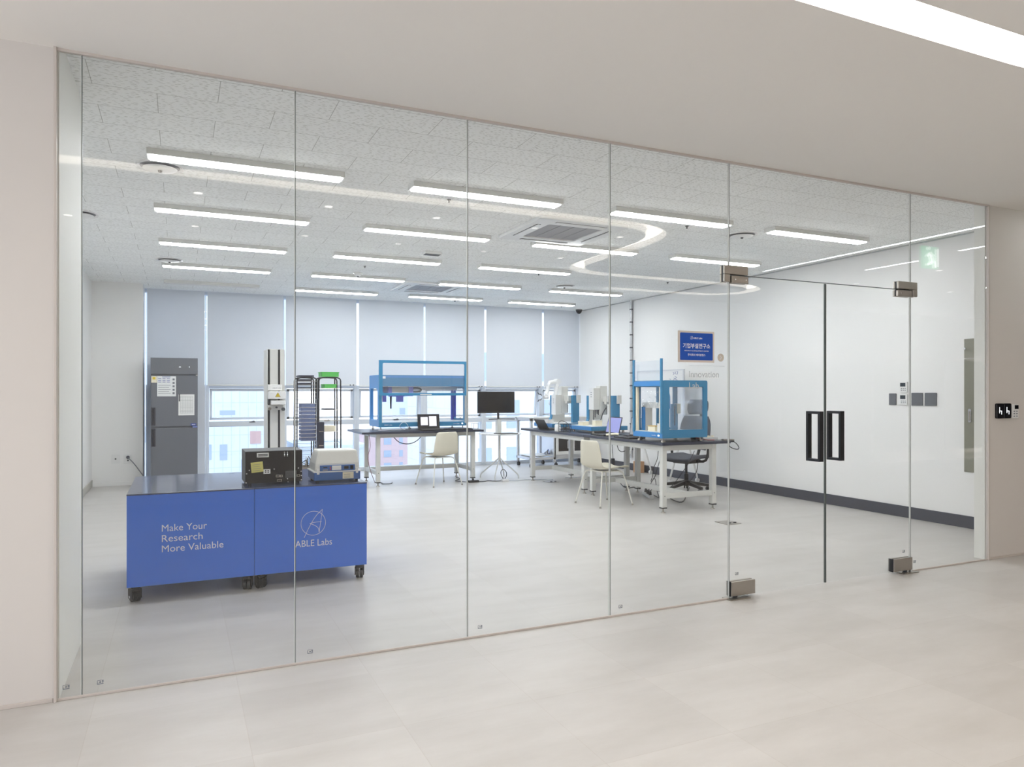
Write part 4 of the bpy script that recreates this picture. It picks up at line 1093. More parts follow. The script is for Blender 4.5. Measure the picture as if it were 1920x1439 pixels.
for i, (yb_, h_) in enumerate(((715.5, .018), (722.3, .018), (729, .012))):
    on_rack(rk1, 562.5, 585, yb_, h_, 'dark_tray', 'thin dark tray in the left wire rack, ' + lv[i] , 'tray', 'tray_dark', 'dark trays in the left wire rack')
zs = rk1[4]
x0, x1 = atY(565, 735, RY)[0], atY(591.5, 735, RY)[0]
ords = ['topmost', 'second from top', 'third from top', 'fourth from top', 'fifth from top', 'sixth from top', 'seventh from top', 'eighth from top', 'ninth from top', 'lowest']
for i in range(10):
    z = zs[7 + i] + .0024
    o = thing('microplate_tray', 'blue-grey plate stacked in the left wire rack, ' + ords[i], 'plate', ((x0 + x1) / 2, RY + .1, z), group='blue-grey plates in the left wire rack')
    MB().box(x0, x1, RY + .012, RY + .19, z, z + .034).build('body', 'slate_plate', o, bevel=.002)
    MB().box(x0 + .004, x1 - .004, RY + .016, RY + .186, z + .034, z + .0355).build('cover', 'slate_plate', o)
xx0, xx1 = atY(596, 735, RY - .12)[0], atY(607.5, 735, RY - .12)[0]
zt_ = atY(600, 792, RY - .12)[1]
t = thing('storage_tower', 'narrow dark blue box standing on the floor before the gap of the racks', 'box', ((xx0 + xx1) / 2, RY - .08, 0))
MB().box(xx0, xx1, RY - .14, RY - .03, .0, zt_).build('body', 'tray_dark', t, bevel=.004)
for q in range(3): MB().box(xx0 + .01, xx1 - .01, RY - .144, RY - .14, zt_ - .11 - .16 * q, zt_ - .10 - .16 * q).build('grip', 'steel', t)
# silver tray of parts standing low between the units
t = thing('parts_tray', 'shallow wire tray of silver parts low in front of the left wire rack', 'tray', (0.93 + .5, 8.25, .0))
tx0, tx1 = atY(562, 735, 8.2)[0], atY(592, 735, 8.2)[0]
tz = atY(575, 872, 8.2)[1]
t.location = ((tx0 + tx1) / 2, 8.25, 0)
MB().box(tx0, tx1, 8.15, 8.40, .0, tz - .12).build('pedestal', 'charcoal', t, bevel=.003)
MB().ring([(tx0, 8.15), (tx1, 8.15), (tx1, 8.40), (tx0, 8.40)], [(tx0 + .01, 8.16), (tx1 - .01, 8.16), (tx1 - .01, 8.39), (tx0 + .01, 8.39)], 'z', tz - .12, tz - .02).build('rim', 'steel', t)
rr = random.Random(3)
for q in range(14):
    u_, v_ = rr.uniform(tx0 + .03, tx1 - .05), rr.uniform(8.18, 8.35)
    MB().tube([(u_, v_, tz - .11), (u_ + rr.uniform(-.04, .04), v_ + .01, tz - .03 + rr.uniform(0, .08)), (u_ + rr.uniform(-.05, .05), v_ - .01, tz + rr.uniform(.0, .09))], .004, 5, 1).build('silver_part', ('steel', 'black_metal', 'white_plastic')[q % 3], t, smooth=True)

# ------------------------------------------------------------------ lab benches
BH = 0.79
def bench(x0, x1, y0, y1, lab, legs, rail_axis):
    t = thing('lab_bench', lab, 'table', ((x0 + x1) / 2, (y0 + y1) / 2, 0))
    MB().box(x0, x1, y0, y1, BH - .030, BH).build('worktop', 'worktop', t, bevel=.003)
    (a0, a1), (b0, b1) = legs
    s = .03
    for a in (a0, a1):
        for b in (b0, b1):
            l = MB().box(a - s, a + s, b - s, b + s, .062, BH - .031).build('leg', 'bench_metal', t, bevel=.004)
            MB().box(a - s - .002, a + s + .002, b - s - .002, b + s + .002, .050, .064).build('end_cap', 'black_plastic', l, bevel=.002)
            MB().cyl((a, b, .010), (a, b, .052), .010, seg=12).cyl((a, b, 0), (a, b, .012), .028, .022, 18).build('levelling_foot', 'steel', l, smooth=True)
    ap = MB()
    ap.box(a0 + s, a1 - s, b0 - s + .004, b0 + s - .014, BH - .092, BH - .031).box(a0 + s, a1 - s, b1 - s + .014, b1 + s - .004, BH - .092, BH - .031)
    ap.box(a0 - s + .004, a0 + s - .014, b0 + s, b1 - s, BH - .092, BH - .031).box(a1 - s + .014, a1 + s - .004, b0 + s, b1 - s, BH - .092, BH - .031)
    ap.build('apron', 'bench_metal', t, bevel=.003)
    r = MB()
    if rail_axis == 'x':     # long way along x: short side rails + one long rail near the back
        for a in (a0, a1): MB().box(a - s + .008, a + s - .008, b0 + s, b1 - s, .16, .22).build('side_rail', 'bench_metal', t, bevel=.003)
        MB().box(a0 + s - .008, a1 - s + .008, b1 - .16, b1 - .12, .16, .22).build('long_rail', 'bench_metal', t, bevel=.003)
    else:
        for b in (b0, b1): MB().box(a0 + s, a1 - s, b - s + .008, b + s - .008, .16, .22).build('side_rail', 'bench_metal', t, bevel=.003)
        c = (a0 + a1) / 2
        MB().box(c - .02, c + .02, b0 + s - .008, b1 - s + .008, .16, .22).build('long_rail', 'bench_metal', t, bevel=.003)
    for a in (a0, a1): MB().cyl((a, b0 - s - .001, .19), (a, b0 - s - .003, .19), .005, seg=8).build('bolt', 'black_plastic', t)
    return t
bench(2.33, 4.17, 10.10, 11.08, 'lab bench with black top by the windows, carrying the large blue robot', ((2.60, 4.06), (10.28, 10.99)), 'x')
bench(4.87, 5.76, 8.345, 10.28, 'far lab bench of the right-hand pair, with two white and blue robots', ((4.93, 5.60), (8.42, 9.98)), 'y')
bench(4.87, 5.84, 6.62, 8.335, 'near lab bench of the right-hand pair, with the blue-framed enclosure', ((4.94, 5.64), (6.70, 8.22)), 'y')
# ================================================================== THINGS ON THE FAR BENCH
RYF, RYB = 10.45, 11.03
t = thing('liquid_handler', 'large blue open-front liquid handling robot with raised door on the far bench', 'lab robot', (3.31, 10.65, BH))
XA, XB = atY(710.3, 735, RYF)[0], atY(875.3, 735, RYF)[0]
def Z1(y): return atY(790, y, RYF)[1]
zb, zt, zd = Z1(800), Z1(704), Z1(677)
# side walls with a tall rounded cut-out
def sidewall(x0, x1):
    o = rrect(RYF + .01, RYB, zb, zt, .02, 4); i = rrect(RYF + .09, RYB - .07, zb + .10, zt - .20, .04, 4)
    return MB().ring(o, i, 'x', x0, x1)
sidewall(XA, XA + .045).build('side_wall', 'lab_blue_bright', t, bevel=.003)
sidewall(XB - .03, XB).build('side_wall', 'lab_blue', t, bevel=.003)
MB().box(XA + .045, XB - .03, RYF + .01, RYB, zt - .165, zt).build('top_housing', 'lab_blue', t, bevel=.004)
MB().box(XA + .045, XB - .03, RYF + .008, RYF + .01, zt - .038, zt - .012).build('top_edge', 'lab_blue_bright', t)
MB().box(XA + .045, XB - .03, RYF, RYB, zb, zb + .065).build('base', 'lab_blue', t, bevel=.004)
MB().box(XA + .05, XB - .035, RYF + .03, RYB - .03, zb + .065, zb + .073).build('deck', 'white_metal', t)
MB().box(XA, XA + .045, RYF - .002, RYF + .01, zb, zd).build('door_rail', 'lab_blue', t, bevel=.001)
MB().box(XA + .047, XA + .055, RYF + .012, RYF + .03, zb + .06, zt - .17).build('gap_strip', 'cream_plastic', t)
# raised door: frame and clear sheet
w0, w1 = Z1(742), Z1(677)
d = MB().ring(rrect(XA, XB, w0, w1, .006, 4), rrect(XA + .052, XB - .045, w0 + .038, w1 - .040, .018, 4), 'y', RYF - .022, RYF - .003).build('door', 'lab_blue', t, bevel=.001)
MB().box(XA + .045, XB - .04, RYF - .015, RYF - .010, w0 + .03, w1 - .03).build('door_pane', 'acrylic', d)
MB().box(XA + .62, XA + .80, RYF - .030, RYF - .022, w0 + .008, w0 + .022).build('door_handle', 'white_metal', d, bevel=.002)
MB().box(XA + .055, XA + .095, RYF - .019, RYF - .014, zt - .055, zt - .020).build('label', 'paper', d)
MB().box(XB - .035, XB - .012, RYF - .004, RYF, zb + .04, w0 - .002).build('door_rail', 'decal_grey', t)
# gantry, arm and rear posts
MB().box(XA + .05, XB - .05, RYF + .30, RYF + .36, zt - .225, zt - .170).build('gantry_rail', 'aluminium', t, bevel=.003)
g0 = XA + .06
MB().box(g0, g0 + .11, RYF + .12, RYF + .24, zt - .270, zt - .170).build('carriage', 'deep_blue', t, bevel=.003)
m = MB()
for q in range(5): m.box(g0 + .006 + .02 * q, g0 + .014 + .02 * q, RYF + .115, RYF + .12, zt - .262, zt - .178)
m.build('bellows', 'tray_dark', t)
MB().box(g0 + .115, g0 + .17, RYF + .12, RYF + .22, zt - .265, zt - .175).build('arm_block', 'violet_blue', t, bevel=.003)
MB().box(g0 + .17, g0 + .43, RYF + .13, RYF + .21, zt - .262, zt - .180).build('arm', 'decal_beige', t, bevel=.006)
MB().box(g0 + .43, g0 + .50, RYF + .12, RYF + .22, zt - .265, zt - .175).build('arm_block', 'violet_blue', t, bevel=.003)
MB().tube([(g0 + .50, RYF + .15, zt - .19), (g0 + .60, RYF + .15, zt - .19), (g0 + .64, RYF + .15, zt - .22), (g0 + .60, RYF + .15, zt - .25), (g0 + .50, RYF + .15, zt - .25)], .013, 8, 2).build('cable_chain', 'black_plastic', t, smooth=True)
for a, b_, c, e in ((-.02, .09, .27, .40), (.13, .26, .27, .32), (.25, .35, .27, .40), (.36, .50, .275, .315)):
    MB().box(g0 + a, g0 + b_, RYF + .14, RYF + .20, zt - e, zt - c).build('tool_head', 'violet_blue', t, bevel=.003)
MB().cyl((g0 + .165, RYF + .17, zt - .32), (g0 + .165, RYF + .17, zt - .50), .016, .012, 12).build('pipette', 'charcoal', t, smooth=True)
for pa, pb, mm in ((846.5, 849.5, 'deep_blue'), (850.5, 855, 'deep_blue')):
    a, b_ = atY(pa, 735, RYB - .08)[0], atY(pb, 735, RYB - .08)[0]
    MB().box(a, b_, RYB - .08, RYB - .04, zb + .07, zt - .16).build('rear_post', mm, t, bevel=.002)
for a, b_ in ((XA + .04, RYF + .05), (XA + .04, RYB - .06), (XB - .05, RYF + .05), (XB - .05, RYB - .06), (XA + .62, RYB - .06)):
    MB().cyl((a, b_, BH), (a, b_, BH + .010), .026, .02, 16).cyl((a, b_, BH + .010), (a, b_, zb), .008, seg=10).build('foot', 'steel', t, smooth=True)
fitted('lettering', 'ABLE Labs', 'lettering', t, (XA + .08, RYF - .0006, zb + .022), .12, .018)
fitted('lettering', 'notable', 'lettering', t, (XB - .22, RYF - .0006, zb + .024), .10, .018)
MB().cyl((XB - .075, RYF, zb + .034), (XB - .075, RYF - .002, zb + .034), .012, seg=14).build('power_lamp', 'led_white', t)

def laptop(lab, c, rz, w, dp, tilt, screen, scrw=None, z=BH):
    """open laptop; local +y is away from the person using it"""
    t = thing('laptop', lab, 'laptop', (c[0], c[1], z), rz)
    k = MB().box(-w / 2, w / 2, -dp / 2, dp / 2, 0.002, .016).build('keyboard_base', 'black_plastic', t, world=False, bevel=.003)
    m = MB()
    for r_ in range(5):
        for q in range(12): m.box(-w * .44 + w * .88 * q / 12, -w * .44 + w * .88 * (q + .82) / 12, dp * (.38 - .11 * r_) - .018, dp * (.38 - .11 * r_) - .001 * 0 - .003, .016, .0175)
    m.build('keys', 'charcoal', k, world=False)
    MB().box(-.05, .05, -dp * .42, -dp * .20, .016, .0166).build('touchpad', 'charcoal', k, world=False)
    R_ = Matrix.Translation((0, dp / 2 - .004, .018)) @ Matrix.Rotation(-tilt, 4, 'X')
    h = dp * .98
    l = MB().box(-w / 2, w / 2, 0, .007, 0, h, R_).build('lid', 'black_plastic', t, world=False, bevel=.002)
    MB().box(-w / 2 + .012, w / 2 - .012, -.001, 0, .018, h - .010, R_).build('screen', screen, l, world=False)
    if scrw:
        m = MB()
        for (a, b_, c_, e) in scrw: m.box(-w / 2 + w * a, -w / 2 + w * b_, -.0018, -.001, h * c_, h * e, R_)
        m.build('screen_picture', 'screen_window', l, world=False)
    return t
def px_on(px, Y): return atY(px, 735, Y)[0]
lc = (px_on(804.5, 10.36))
laptop('open laptop showing two pale windows, before the large blue robot', (lc, 10.245), 0.03, .345, .225, math.radians(8), 'screen_dark', [(.14, .46, .25, .80), (.52, .86, .18, .86)])
t = thing('keyboard', 'flat black keyboard on the far bench right of the laptop', 'keyboard', (3.82, 10.23, BH))
MB().box(3.60, 4.02, 10.16, 10.30, BH, BH + .018).build('body', 'black_plastic', t, bevel=.004)
m = MB()
for r_ in range(4):
    for q in range(15): m.box(3.612 + .0265 * q, 3.634 + .0265 * q, 10.172 + .031 * r_, 10.196 + .031 * r_, BH + .018, BH + .0215)
m.build('keys', 'charcoal', t)
# wire stand on the far bench
def cube_frame(mb, x0, x1, y0, y1, z0, z1, r):
    for a in (x0, x1):
        for b in (y0, y1): mb.cyl((a, b, z0), (a, b, z1), r, seg=6)
    for z in (z0 + r, z1):
        for a in (x0, x1): mb.cyl((a, y0, z), (a, y1, z), r, seg=6)
        for b in (y0, y1): mb.cyl((x0, b, z), (x1, b, z), r, seg=6)
    return mb
t = thing('wire_stand', 'small empty grey wire stand at the right end of the far bench', 'stand', (4.09, 10.37, BH))
a, b = px_on(888.5, 10.32), px_on(901, 10.32)
cube_frame(MB(), a, b, 10.32, 10.42, BH, atY(895, 794.5, 10.32)[1], .003).build('frame', 'aluminium', t, smooth=True)

# ------------------------------------------------------------------ cables helper
def cable(lab, pts, r=.005, mat='cable', name='cable', sm=2, grp=None):
    o = MB().tube(pts, r, 7, sm).build(name, mat, smooth=True)
    return tag(o, lab, 'cable', grp)
cable('thin white cable looped on the far bench beside the laptop', [(3.02, 10.40, BH + .008), (3.05, 10.24, BH + .03), (3.0, 10.2, BH + .12), (2.94, 10.22, BH + .13), (2.90, 10.26, BH + .06), (3.0, 10.3, BH + .01), (2.80, 10.35, BH + .012), (2.62, 10.36, BH + .01)], .004, 'cable_white')
cable('dark cable sagging in an arc under the far bench worktop', [(2.85, 10.33, BH - .095), (2.92, 10.33, BH - .17), (3.05, 10.33, BH - .205), (3.18, 10.33, BH - .17), (3.26, 10.33, BH - .095)], .006)
cable('thin red-brown cable hanging beside the left leg of the far bench', [(2.52, 10.5, BH - .032), (2.55, 10.5, .55), (2.50, 10.5, .42), (2.53, 10.5, .25), (2.60, 10.55, .08), (2.66, 10.7, .007)], .004, 'cable_red')
cable('dark cable lying curled on the floor under the left end of the far bench', [(2.66, 10.72, .007), (2.76, 10.62, .007), (2.70, 10.5, .007), (2.84, 10.45, .007), (2.9, 10.6, .007)], .005)

# ------------------------------------------------------------------ shell chairs
def shell_chair(lab, x, y, rz):
    t = thing('shell_chair', lab, 'chair', (x, y, 0), rz, group=None)
    prof = [(.245, .432, .36), (.22, .447, .40), (.12, .448, .44), (.0, .436, .455), (-.11, .430, .45), (-.175, .447, .44), (-.212, .49, .43), (-.232, .56, .415), (-.245, .64, .40), (-.256, .72, .375), (-.262, .765, .345), (-.262, .782, .29)]
    mb = MB(); n = 12; rowsv = []
    for (yy, zz_, w) in prof:
        r_ = []
        for k in range(n + 1):
            u = -1 + 2 * k / n
            back = max(0, min(1, (zz_ - .45) / .12))
            lift = (abs(u) ** 2.6) * .028 * (1 - back)
            fwd = (abs(u) ** 2.2) * .045 * back
            r_.append(mb.bm.verts.new((u * w / 2, yy + fwd, zz_ + lift)))
        rowsv.append(r_)
    for A, B in zip(rowsv, rowsv[1:]):
        for k in range(n): mb.bm.faces.new((A[k], A[k + 1], B[k + 1], B[k]))
    o = mb.build('shell', 'chair_shell', t, world=False, smooth=True)
    sm = o.modifiers.new('thick', 'SOLIDIFY'); sm.thickness = .014; sm.offset = 0
    ss = o.modifiers.new('sub', 'SUBSURF'); ss.levels = 1; ss.render_levels = 1
    MB().box(-.13, .13, -.13, .15, .400, .414).build('under_frame', 'chair_leg', t, world=False, bevel=.003)
    for a in (-1, 1):
        for b in (-1, 1):
            tx, ty = .245 * a, (.24 if b > 0 else -.245)
            l = MB().tube([(.10 * a, .11 * b, .408), (.15 * a, .14 * b, .405), (.175 * a, .165 * b, .37), (tx, ty, .012)], .0085, 10, 1).build('leg', 'chair_leg', t, world=False, smooth=True)
            MB().cyl((tx, ty, 0), (tx, ty, .022), .014, .011, 12).build('glide', 'steel', l, world=False, smooth=True)
    return t
shell_chair('cream shell chair seen from behind, at the far bench under the laptop', 3.46, 10.13 - .02, math.radians(14))
shell_chair('cream shell chair in profile facing the right-hand benches', 4.68, 7.53, math.radians(-84))

# ------------------------------------------------------------------ round table with monitor
tx, ty = 4.60, 10.50
t = thing('round_table', 'small white round pedestal table beside the far bench, with the black monitor', 'table', (tx, ty, 0))
ZR = .705
MB().lathe([(0, ZR - .018), (.30, ZR - .018), (.345, ZR - .008), (.35, ZR - .003), (.345, ZR), (0, ZR)], (tx, ty, 0), 48).build('tabletop', 'white_plastic', t, smooth=True)
MB().cyl((tx, ty, .30), (tx, ty, ZR - .018), .019, seg=18).build('column', 'white_metal', t, smooth=True)
MB().cyl((tx, ty, ZR - .03), (tx, ty, ZR - .018), .10, seg=24).build('mounting_plate', 'white_metal', t, smooth=True)
for k in range(4):
    a = math.radians(45 + 90 * k + 8); c_, s_ = math.cos(a), math.sin(a)
    MB().tube([(tx, ty, .33), (tx + .02 * c_, ty + .02 * s_, .30), (tx + .27 * c_, ty + .27 * s_, .09), (tx + .305 * c_, ty + .305 * s_, .05), (tx + .31 * c_, ty + .31 * s_, .0)], .011, 8, 1).build('leg', 'white_metal', t, smooth=True)
t = thing('tablet', 'closed black tablet lying on the round white table', 'tablet', (tx + .02, ty - .16, ZR))
MB().box(tx - .13, tx + .20, ty - .27, ty - .07, ZR, ZR + .014).build('body', 'black_plastic', t, bevel=.004)
MB().box(tx - .12, tx + .19, ty - .26, ty - .08, ZR + .014, ZR + .015).build('glass_face', 'black_gloss', t)
t = thing('monitor_riser', 'slim pale block raising the black monitor on the round table', 'stand', (tx, ty + .02, ZR))
zr = atY(930, 787, ty)[1]
MB().box(tx - .035, tx + .035, ty + .00, ty + .08, ZR, zr).build('block', 'unit_grey', t, bevel=.004)
MB().box(tx - .05, tx + .05, ty - .01, ty + .09, ZR, ZR + .006).build('foot', 'unit_grey', t, bevel=.002)
t = thing('monitor', 'black computer monitor on a wide V-shaped foot above the round table', 'monitor', (tx, ty + .04, zr))
m0, m1 = px_on(896, ty), px_on(965, ty); mz0, mz1 = atY(930, 775, ty)[1], atY(930, 734.5, ty)[1]
MB().box(m0, m1, ty, ty + .03, mz0, mz1).build('housing', 'black_plastic', t, bevel=.004)
MB().box(m0 + .006, m1 - .006, ty - .001, ty, mz0 + .014, mz1 - .006).build('screen', 'black_gloss', t)
MB().tube([(tx, ty + .045, zr + .012), (tx, ty + .05, zr + .06), (tx - .005, ty + .04, mz0 + .06)], .017, 10, 1).build('neck', 'black_plastic', t, smooth=True)
f = MB()
f.tube([(tx - .22, ty - .10, zr + .007), (tx, ty + .05, zr + .007), (tx + .22, ty - .10, zr + .007)], .007, 8)
f.build('foot', 'black_plastic', t, smooth=True)
# floor power bits beside it
t = thing('power_adapter', 'white adapter box with upright cable loop on the floor below the round table', 'adapter', (4.72, 10.0, 0))
x, y = atZ(946.5, 903, 0)
t.location = (x, y, 0)
MB().box(x - .055, x + .055, y - .03, y + .03, 0, .035).build('body', 'white_plastic', t, bevel=.004)
MB().tube([(x, y, .035), (x + .03, y, .08), (x + .03, y, .14), (x - .02, y, .19), (x - .07, y, .16), (x - .06, y, .09), (x - .03, y, .05), (x - .03, y, .03)], .0055, 7, 2).build('cord', 'cable', t, smooth=True)
x2, y2 = atZ(889, 905, 0)
t = thing('power_strip', 'short black power strip on the floor by the far bench leg', 'power strip', (x2, y2, 0))
MB().box(x2 - .09, x2 + .07, y2 - .03, y2 + .02, 0, .035).build('body', 'black_plastic', t, bevel=.005)
MB().cyl((x2 - .02, y2 - .005, .035), (x2 - .02, y2 - .005, .06), .018, .014, 12).build('plug', 'charcoal', t, smooth=True)
cable('dark cable on the floor joining the black power strip and the white adapter', [(x2 + .075, y2, .008), (x2 + .16, y2 - .02, .007), (x2 + .26, y2 + .08, .007), (x - .16, y + .02, .007), (x - .06, y, .012)], .006)
cable('pale cable on the floor from the white adapter to the right-hand benches', [(x + .06, y, .012), (x + .2, y - .05, .006), (4.86, 10.1, .006), (5.0, 10.02, .006), (5.18, 9.95, .006), (5.24, 9.9, .008)], .005, 'cable_white')
cable('thin cable on the floor from the far bench to the black power strip', [(4.00, 10.85, .006), (4.0, 10.6, .006), (x2 - .25, y2 + .25, .006), (x2 - .10, y2, .01)], .005)

# ------------------------------------------------------------------ pipetting robots on the far right bench
def pipetting_robot(lab, ox, oy, dz, name='pipetting_robot'):
    t = thing(name, lab, 'lab robot', (5.43 + ox, 8.9 + oy, BH))
    T = lambda mb: mb
    def B(nm, x0, x1, y0, y1, z0, z1, mat, bv=.003, par=None):
        return MB().box(x0 + ox, x1 + ox, y0 + oy, y1 + oy, z0, z1).build(nm, mat, par or t, bevel=bv)
    B('base', 5.14, 5.73, 8.59, 9.20, .822, .880, 'lab_blue', .006)
    B('front_cover', 5.134, 5.140, 8.595, 9.195, .826, .876, 'lab_blue_bright', .001)
    B('deck', 5.15, 5.72, 8.60, 9.19, .880, .884, 'white_plastic', 0)
    for a in (5.19, 5.68):
        for b in (8.63, 9.16): MB().cyl((a + ox, b + oy, BH), (a + ox, b + oy, .823), .020, .014, 14).build('foot', 'steel', t, smooth=True)
    # portal
    poly = [(5.36, .884), (5.62, .884), (5.62, 1.305), (5.40, 1.305), (5.40, .96)]
    MB().prism([(a + ox, b) for a, b in poly], 'y', 9.08 + oy, 9.135 + oy).build('column', 'unit_grey', t, bevel=.003)
    MB().prism([(5.395 + ox - .010, 1.305), (5.398 + ox, 1.305), (5.398 + ox, .962), (5.358 + ox, .884), (5.345 + ox, .884), (5.385 + ox, .965)], 'y', 9.075 + oy, 9.14 + oy).build('column_edge', 'lab_blue', t)
    B('column', 5.525, 5.64, 8.655, 8.71, .884, 1.305, 'lab_blue', .003)
    B('cross_beam', 5.48, 5.62, 8.71, 9.08, 1.215, 1.30, 'unit_grey', .004)
    B('motor_cover', 5.585, 5.655, 8.63, 8.656, 1.19, 1.31, 'unit_grey', .003)
    B('motor_cover', 5.47, 5.545, 8.74, 8.80, 1.18, 1.30, 'unit_grey', .003)
    B('mast', 5.436, 5.555, 8.85, 8.96, 1.03, 1.445, 'unit_grey', .008)
    B('mast_slot', 5.545, 5.552, 8.846, 8.851, 1.04, 1.16, 'black_plastic', 0)
    h = B('head', 5.335, 5.434, 8.85, 8.985, 1.104 + dz, 1.413 + dz, 'unit_grey', .004)
    B('head_front', 5.330, 5.335, 8.853, 8.982, 1.106 + dz, 1.411 + dz, 'white_plastic', .001, h)
    for q in (.22, .25, .28): B('key', 5.328, 5.330, 8.90, 8.93, 1.104 + dz + q - .04, 1.112 + dz + q - .04, 'print_grey', 0, h)
    if dz > -.05:
        for q, w in ((.0, .11), (.03, .06), (.055, .075)):
            MB().cyl((5.38 + ox + q, 8.89 + oy, 1.104), (5.38 + ox + q, 8.89 + oy, 1.104 - w), .008, .006, 10).build('pipette_tip', 'charcoal', t, smooth=True)
        MB().box(5.34 + ox, 5.35 + ox, 8.87 + oy, 8.875 + oy, .93, 1.10).build('rod', 'charcoal', t)
        MB().tube([(5.53 + ox, 8.84 + oy, 1.13), (5.50 + ox, 8.83 + oy, 1.10), (5.46 + ox, 8.83 + oy, 1.04), (5.44 + ox, 8.83 + oy, .96), (5.40 + ox, 8.83 + oy, .95)], .007, 7, 2).build('hose', 'charcoal', t, smooth=True)
    # consumables carried on the deck
    return t
pipetting_robot('white and blue pipetting robot with raised head, on the far bench behind the violet laptop', 0, 0, 0)
pipetting_robot('white and blue pipetting robot with lowered head, farthest along the right benches', -.05, 1.05, -.10)
def tipbox(lab, x, y, w, d, h, z=.884, lid=None, mat='cream_plastic', name='tip_box'):
    t = thing(name, lab, 'box', (x, y, z))
    MB().box(x - w / 2, x + w / 2, y - d / 2, y + d / 2, z, z + h).build('body', mat, t, bevel=.004)
    MB().box(x - w / 2 - .003, x + w / 2 + .003, y - d / 2 - .003, y + d / 2 + .003, z + h, z + h + .008).build('lid', lid or 'white_plastic', t, bevel=.002)
tipbox('cream tip box on the deck of the nearer pipetting robot, right', 5.31, 8.72, .11, .09, .075)
tipbox('low cream tip box on the deck of the nearer pipetting robot, far side', 5.24, 8.98, .10, .13, .05)
tipbox('small white tip box beside the lowered head of the farther pipetting robot', 5.12, 9.80, .10, .10, .045, mat='white_plastic')

# laptops on the right benches
laptop('open laptop with violet screen on the right-hand benches, beside the nearer robot', (5.07, 8.14), -PI / 2, .33, .23, math.radians(14), 'screen_violet', None)
laptop('open laptop with grey screen, half hidden by the blue-framed enclosure', (5.04, 7.52), -PI / 2, .34, .235, math.radians(7), 'screen_grey', None)
laptop('dark open laptop seen from behind, at the far end of the right benches', (5.045, 9.66), PI / 2, .33, .17, math.radians(32), 'screen_dark', None)
t = thing('wire_cube', 'small black wire cube on the right benches before the robots', 'rack', (5.0, 9.12, BH))
a, b = 4.94, 5.06
cube_frame(MB(), a, b, 9.02, 9.16, BH, BH + .11, .0035).build('frame', 'black_metal', t, smooth=True)
m = MB()
for q in (1, 2): m.cyl((a, 9.02, BH + .11 * q / 3), (b, 9.02, BH + .11 * q / 3), .0022, seg=6).cyl((a, 9.02, BH + .11 * q / 3), (a, 9.16, BH + .11 * q / 3), .0022, seg=6).cyl((a + .12 * q / 3, 9.02, BH), (a + .12 * q / 3, 9.02, BH + .11), .0022, seg=6)
m.build('grid', 'black_metal', t)
t = thing('white_device', 'small rounded white device with a cable arch beside the wire cube', 'device', (4.98, 9.27, BH))
MB().lathe([(0, .10), (.035, .098), (.045, .085), (.046, .0), (0, 0)], (4.98, 9.27, BH), 20).build('body', 'white_plastic', t, smooth=True)
MB().tube([(4.98, 9.27, BH + .10), (4.98, 9.20, BH + .15), (4.98, 9.10, BH + .155), (5.0, 9.0, BH + .125), (5.02, 8.95, BH + .01)], .004, 6, 2).build('cord', 'cable', t, smooth=True)
t = thing('barcode_scanner', 'small white hand scanner lying between the two laptops on the right bench', 'scanner', (5.0, 7.83, BH))
MB().tube([(4.96, 7.92, BH + .018), (5.0, 7.86, BH + .028), (5.03, 7.80, BH + .034), (5.05, 7.77, BH + .03)], [.018] * 4, 10).build('body', 'cream_plastic', t, smooth=True)
MB().tube([(5.05, 7.77, BH + .03), (5.13, 7.76, BH + .02), (5.2, 7.79, BH + .01), (5.3, 7.85, BH + .006)], .005, 6, 1).build('cord', 'cable', t, smooth=True)

# ------------------------------------------------------------------ blue-framed enclosure on the near bench
EX0, EX1, EY0, EY1 = 4.935, 5.565, 6.70, 7.275
EZ0, EZ1, EZD = .835, 1.490, 1.736
t = thing('robot_enclosure', 'blue-framed clear robot enclosure with raised door and film, on the near right bench', 'lab robot', ((EX0 + EX1) / 2, 7.0, BH))
MB().box(EX0, EX1 - .0, EY0 + .002, EY1, EZ0, EZ0 + .062).build('base', 'lab_blue', t, bevel=.003)
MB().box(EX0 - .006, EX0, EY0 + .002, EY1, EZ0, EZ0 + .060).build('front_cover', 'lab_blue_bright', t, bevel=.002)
MB().box(EX0 + .01, EX1 - .02, EY0 + .02, EY1 - .02, EZ0 + .062, EZ0 + .068).build('deck', 'white_plastic', t)
for nm, ya, yb, mt in (('side_panel', EY0, EY0 + .018, 'lab_blue'), ('side_panel', EY1 - .018, EY1, 'lab_blue')):
    sp_ = MB().ring(rrect(EX0 + .004, EX1, EZ0, EZ1, .022, 5), rrect(EX0 + .092, EX1 - .062, EZ0 + .092, EZ1 - .072, .004, 5), 'y', ya, yb).build(nm, mt, t, bevel=.001)
MB().box(EX0 + .03, EX1 - .03, EY0 + .0185, EY0 + .022, EZ0 + .07, EZ1 - .04).build('side_window', 'acrylic_film', t)
MB().box(EX0 + .004, EX1, EY0 + .018, EY1 - .018, EZ1 - .075, EZ1).build('roof', 'lab_blue', t, bevel=.003)
MB().box(EX1 - .02, EX1, EY0 + .018, EY1 - .018, EZ0 + .06, EZ1 - .075).build('back_wall', 'acrylic', t)
for yy in (EY0 + .001, EY1 - .030):
    MB().box(EX0 - .018, EX0 + .003, yy, yy + .029, EZ1 - .10, EZD).build('door_rail', 'lab_blue', t, bevel=.002)
MB().box(EX0 - .016, EX0 + .003, EY1 - .030, EY1 - .001, EZ0 + .05, EZ1 - .1).build('door_rail', 'lab_blue', t, bevel=.002)
MB().box(EX0 - .016, EX0 + .003, EY0 + .001, EY0 + .028, EZ0 + .05, EZ1 - .1).build('door_rail', 'lab_blue', t, bevel=.002)
MB().box(EX0 - .015, EX0 - .002, EY0 + .030, EY1 - .030, EZ1 - .065, EZ1 - .010).build('door_bar', 'lab_blue_bright', t, bevel=.002)
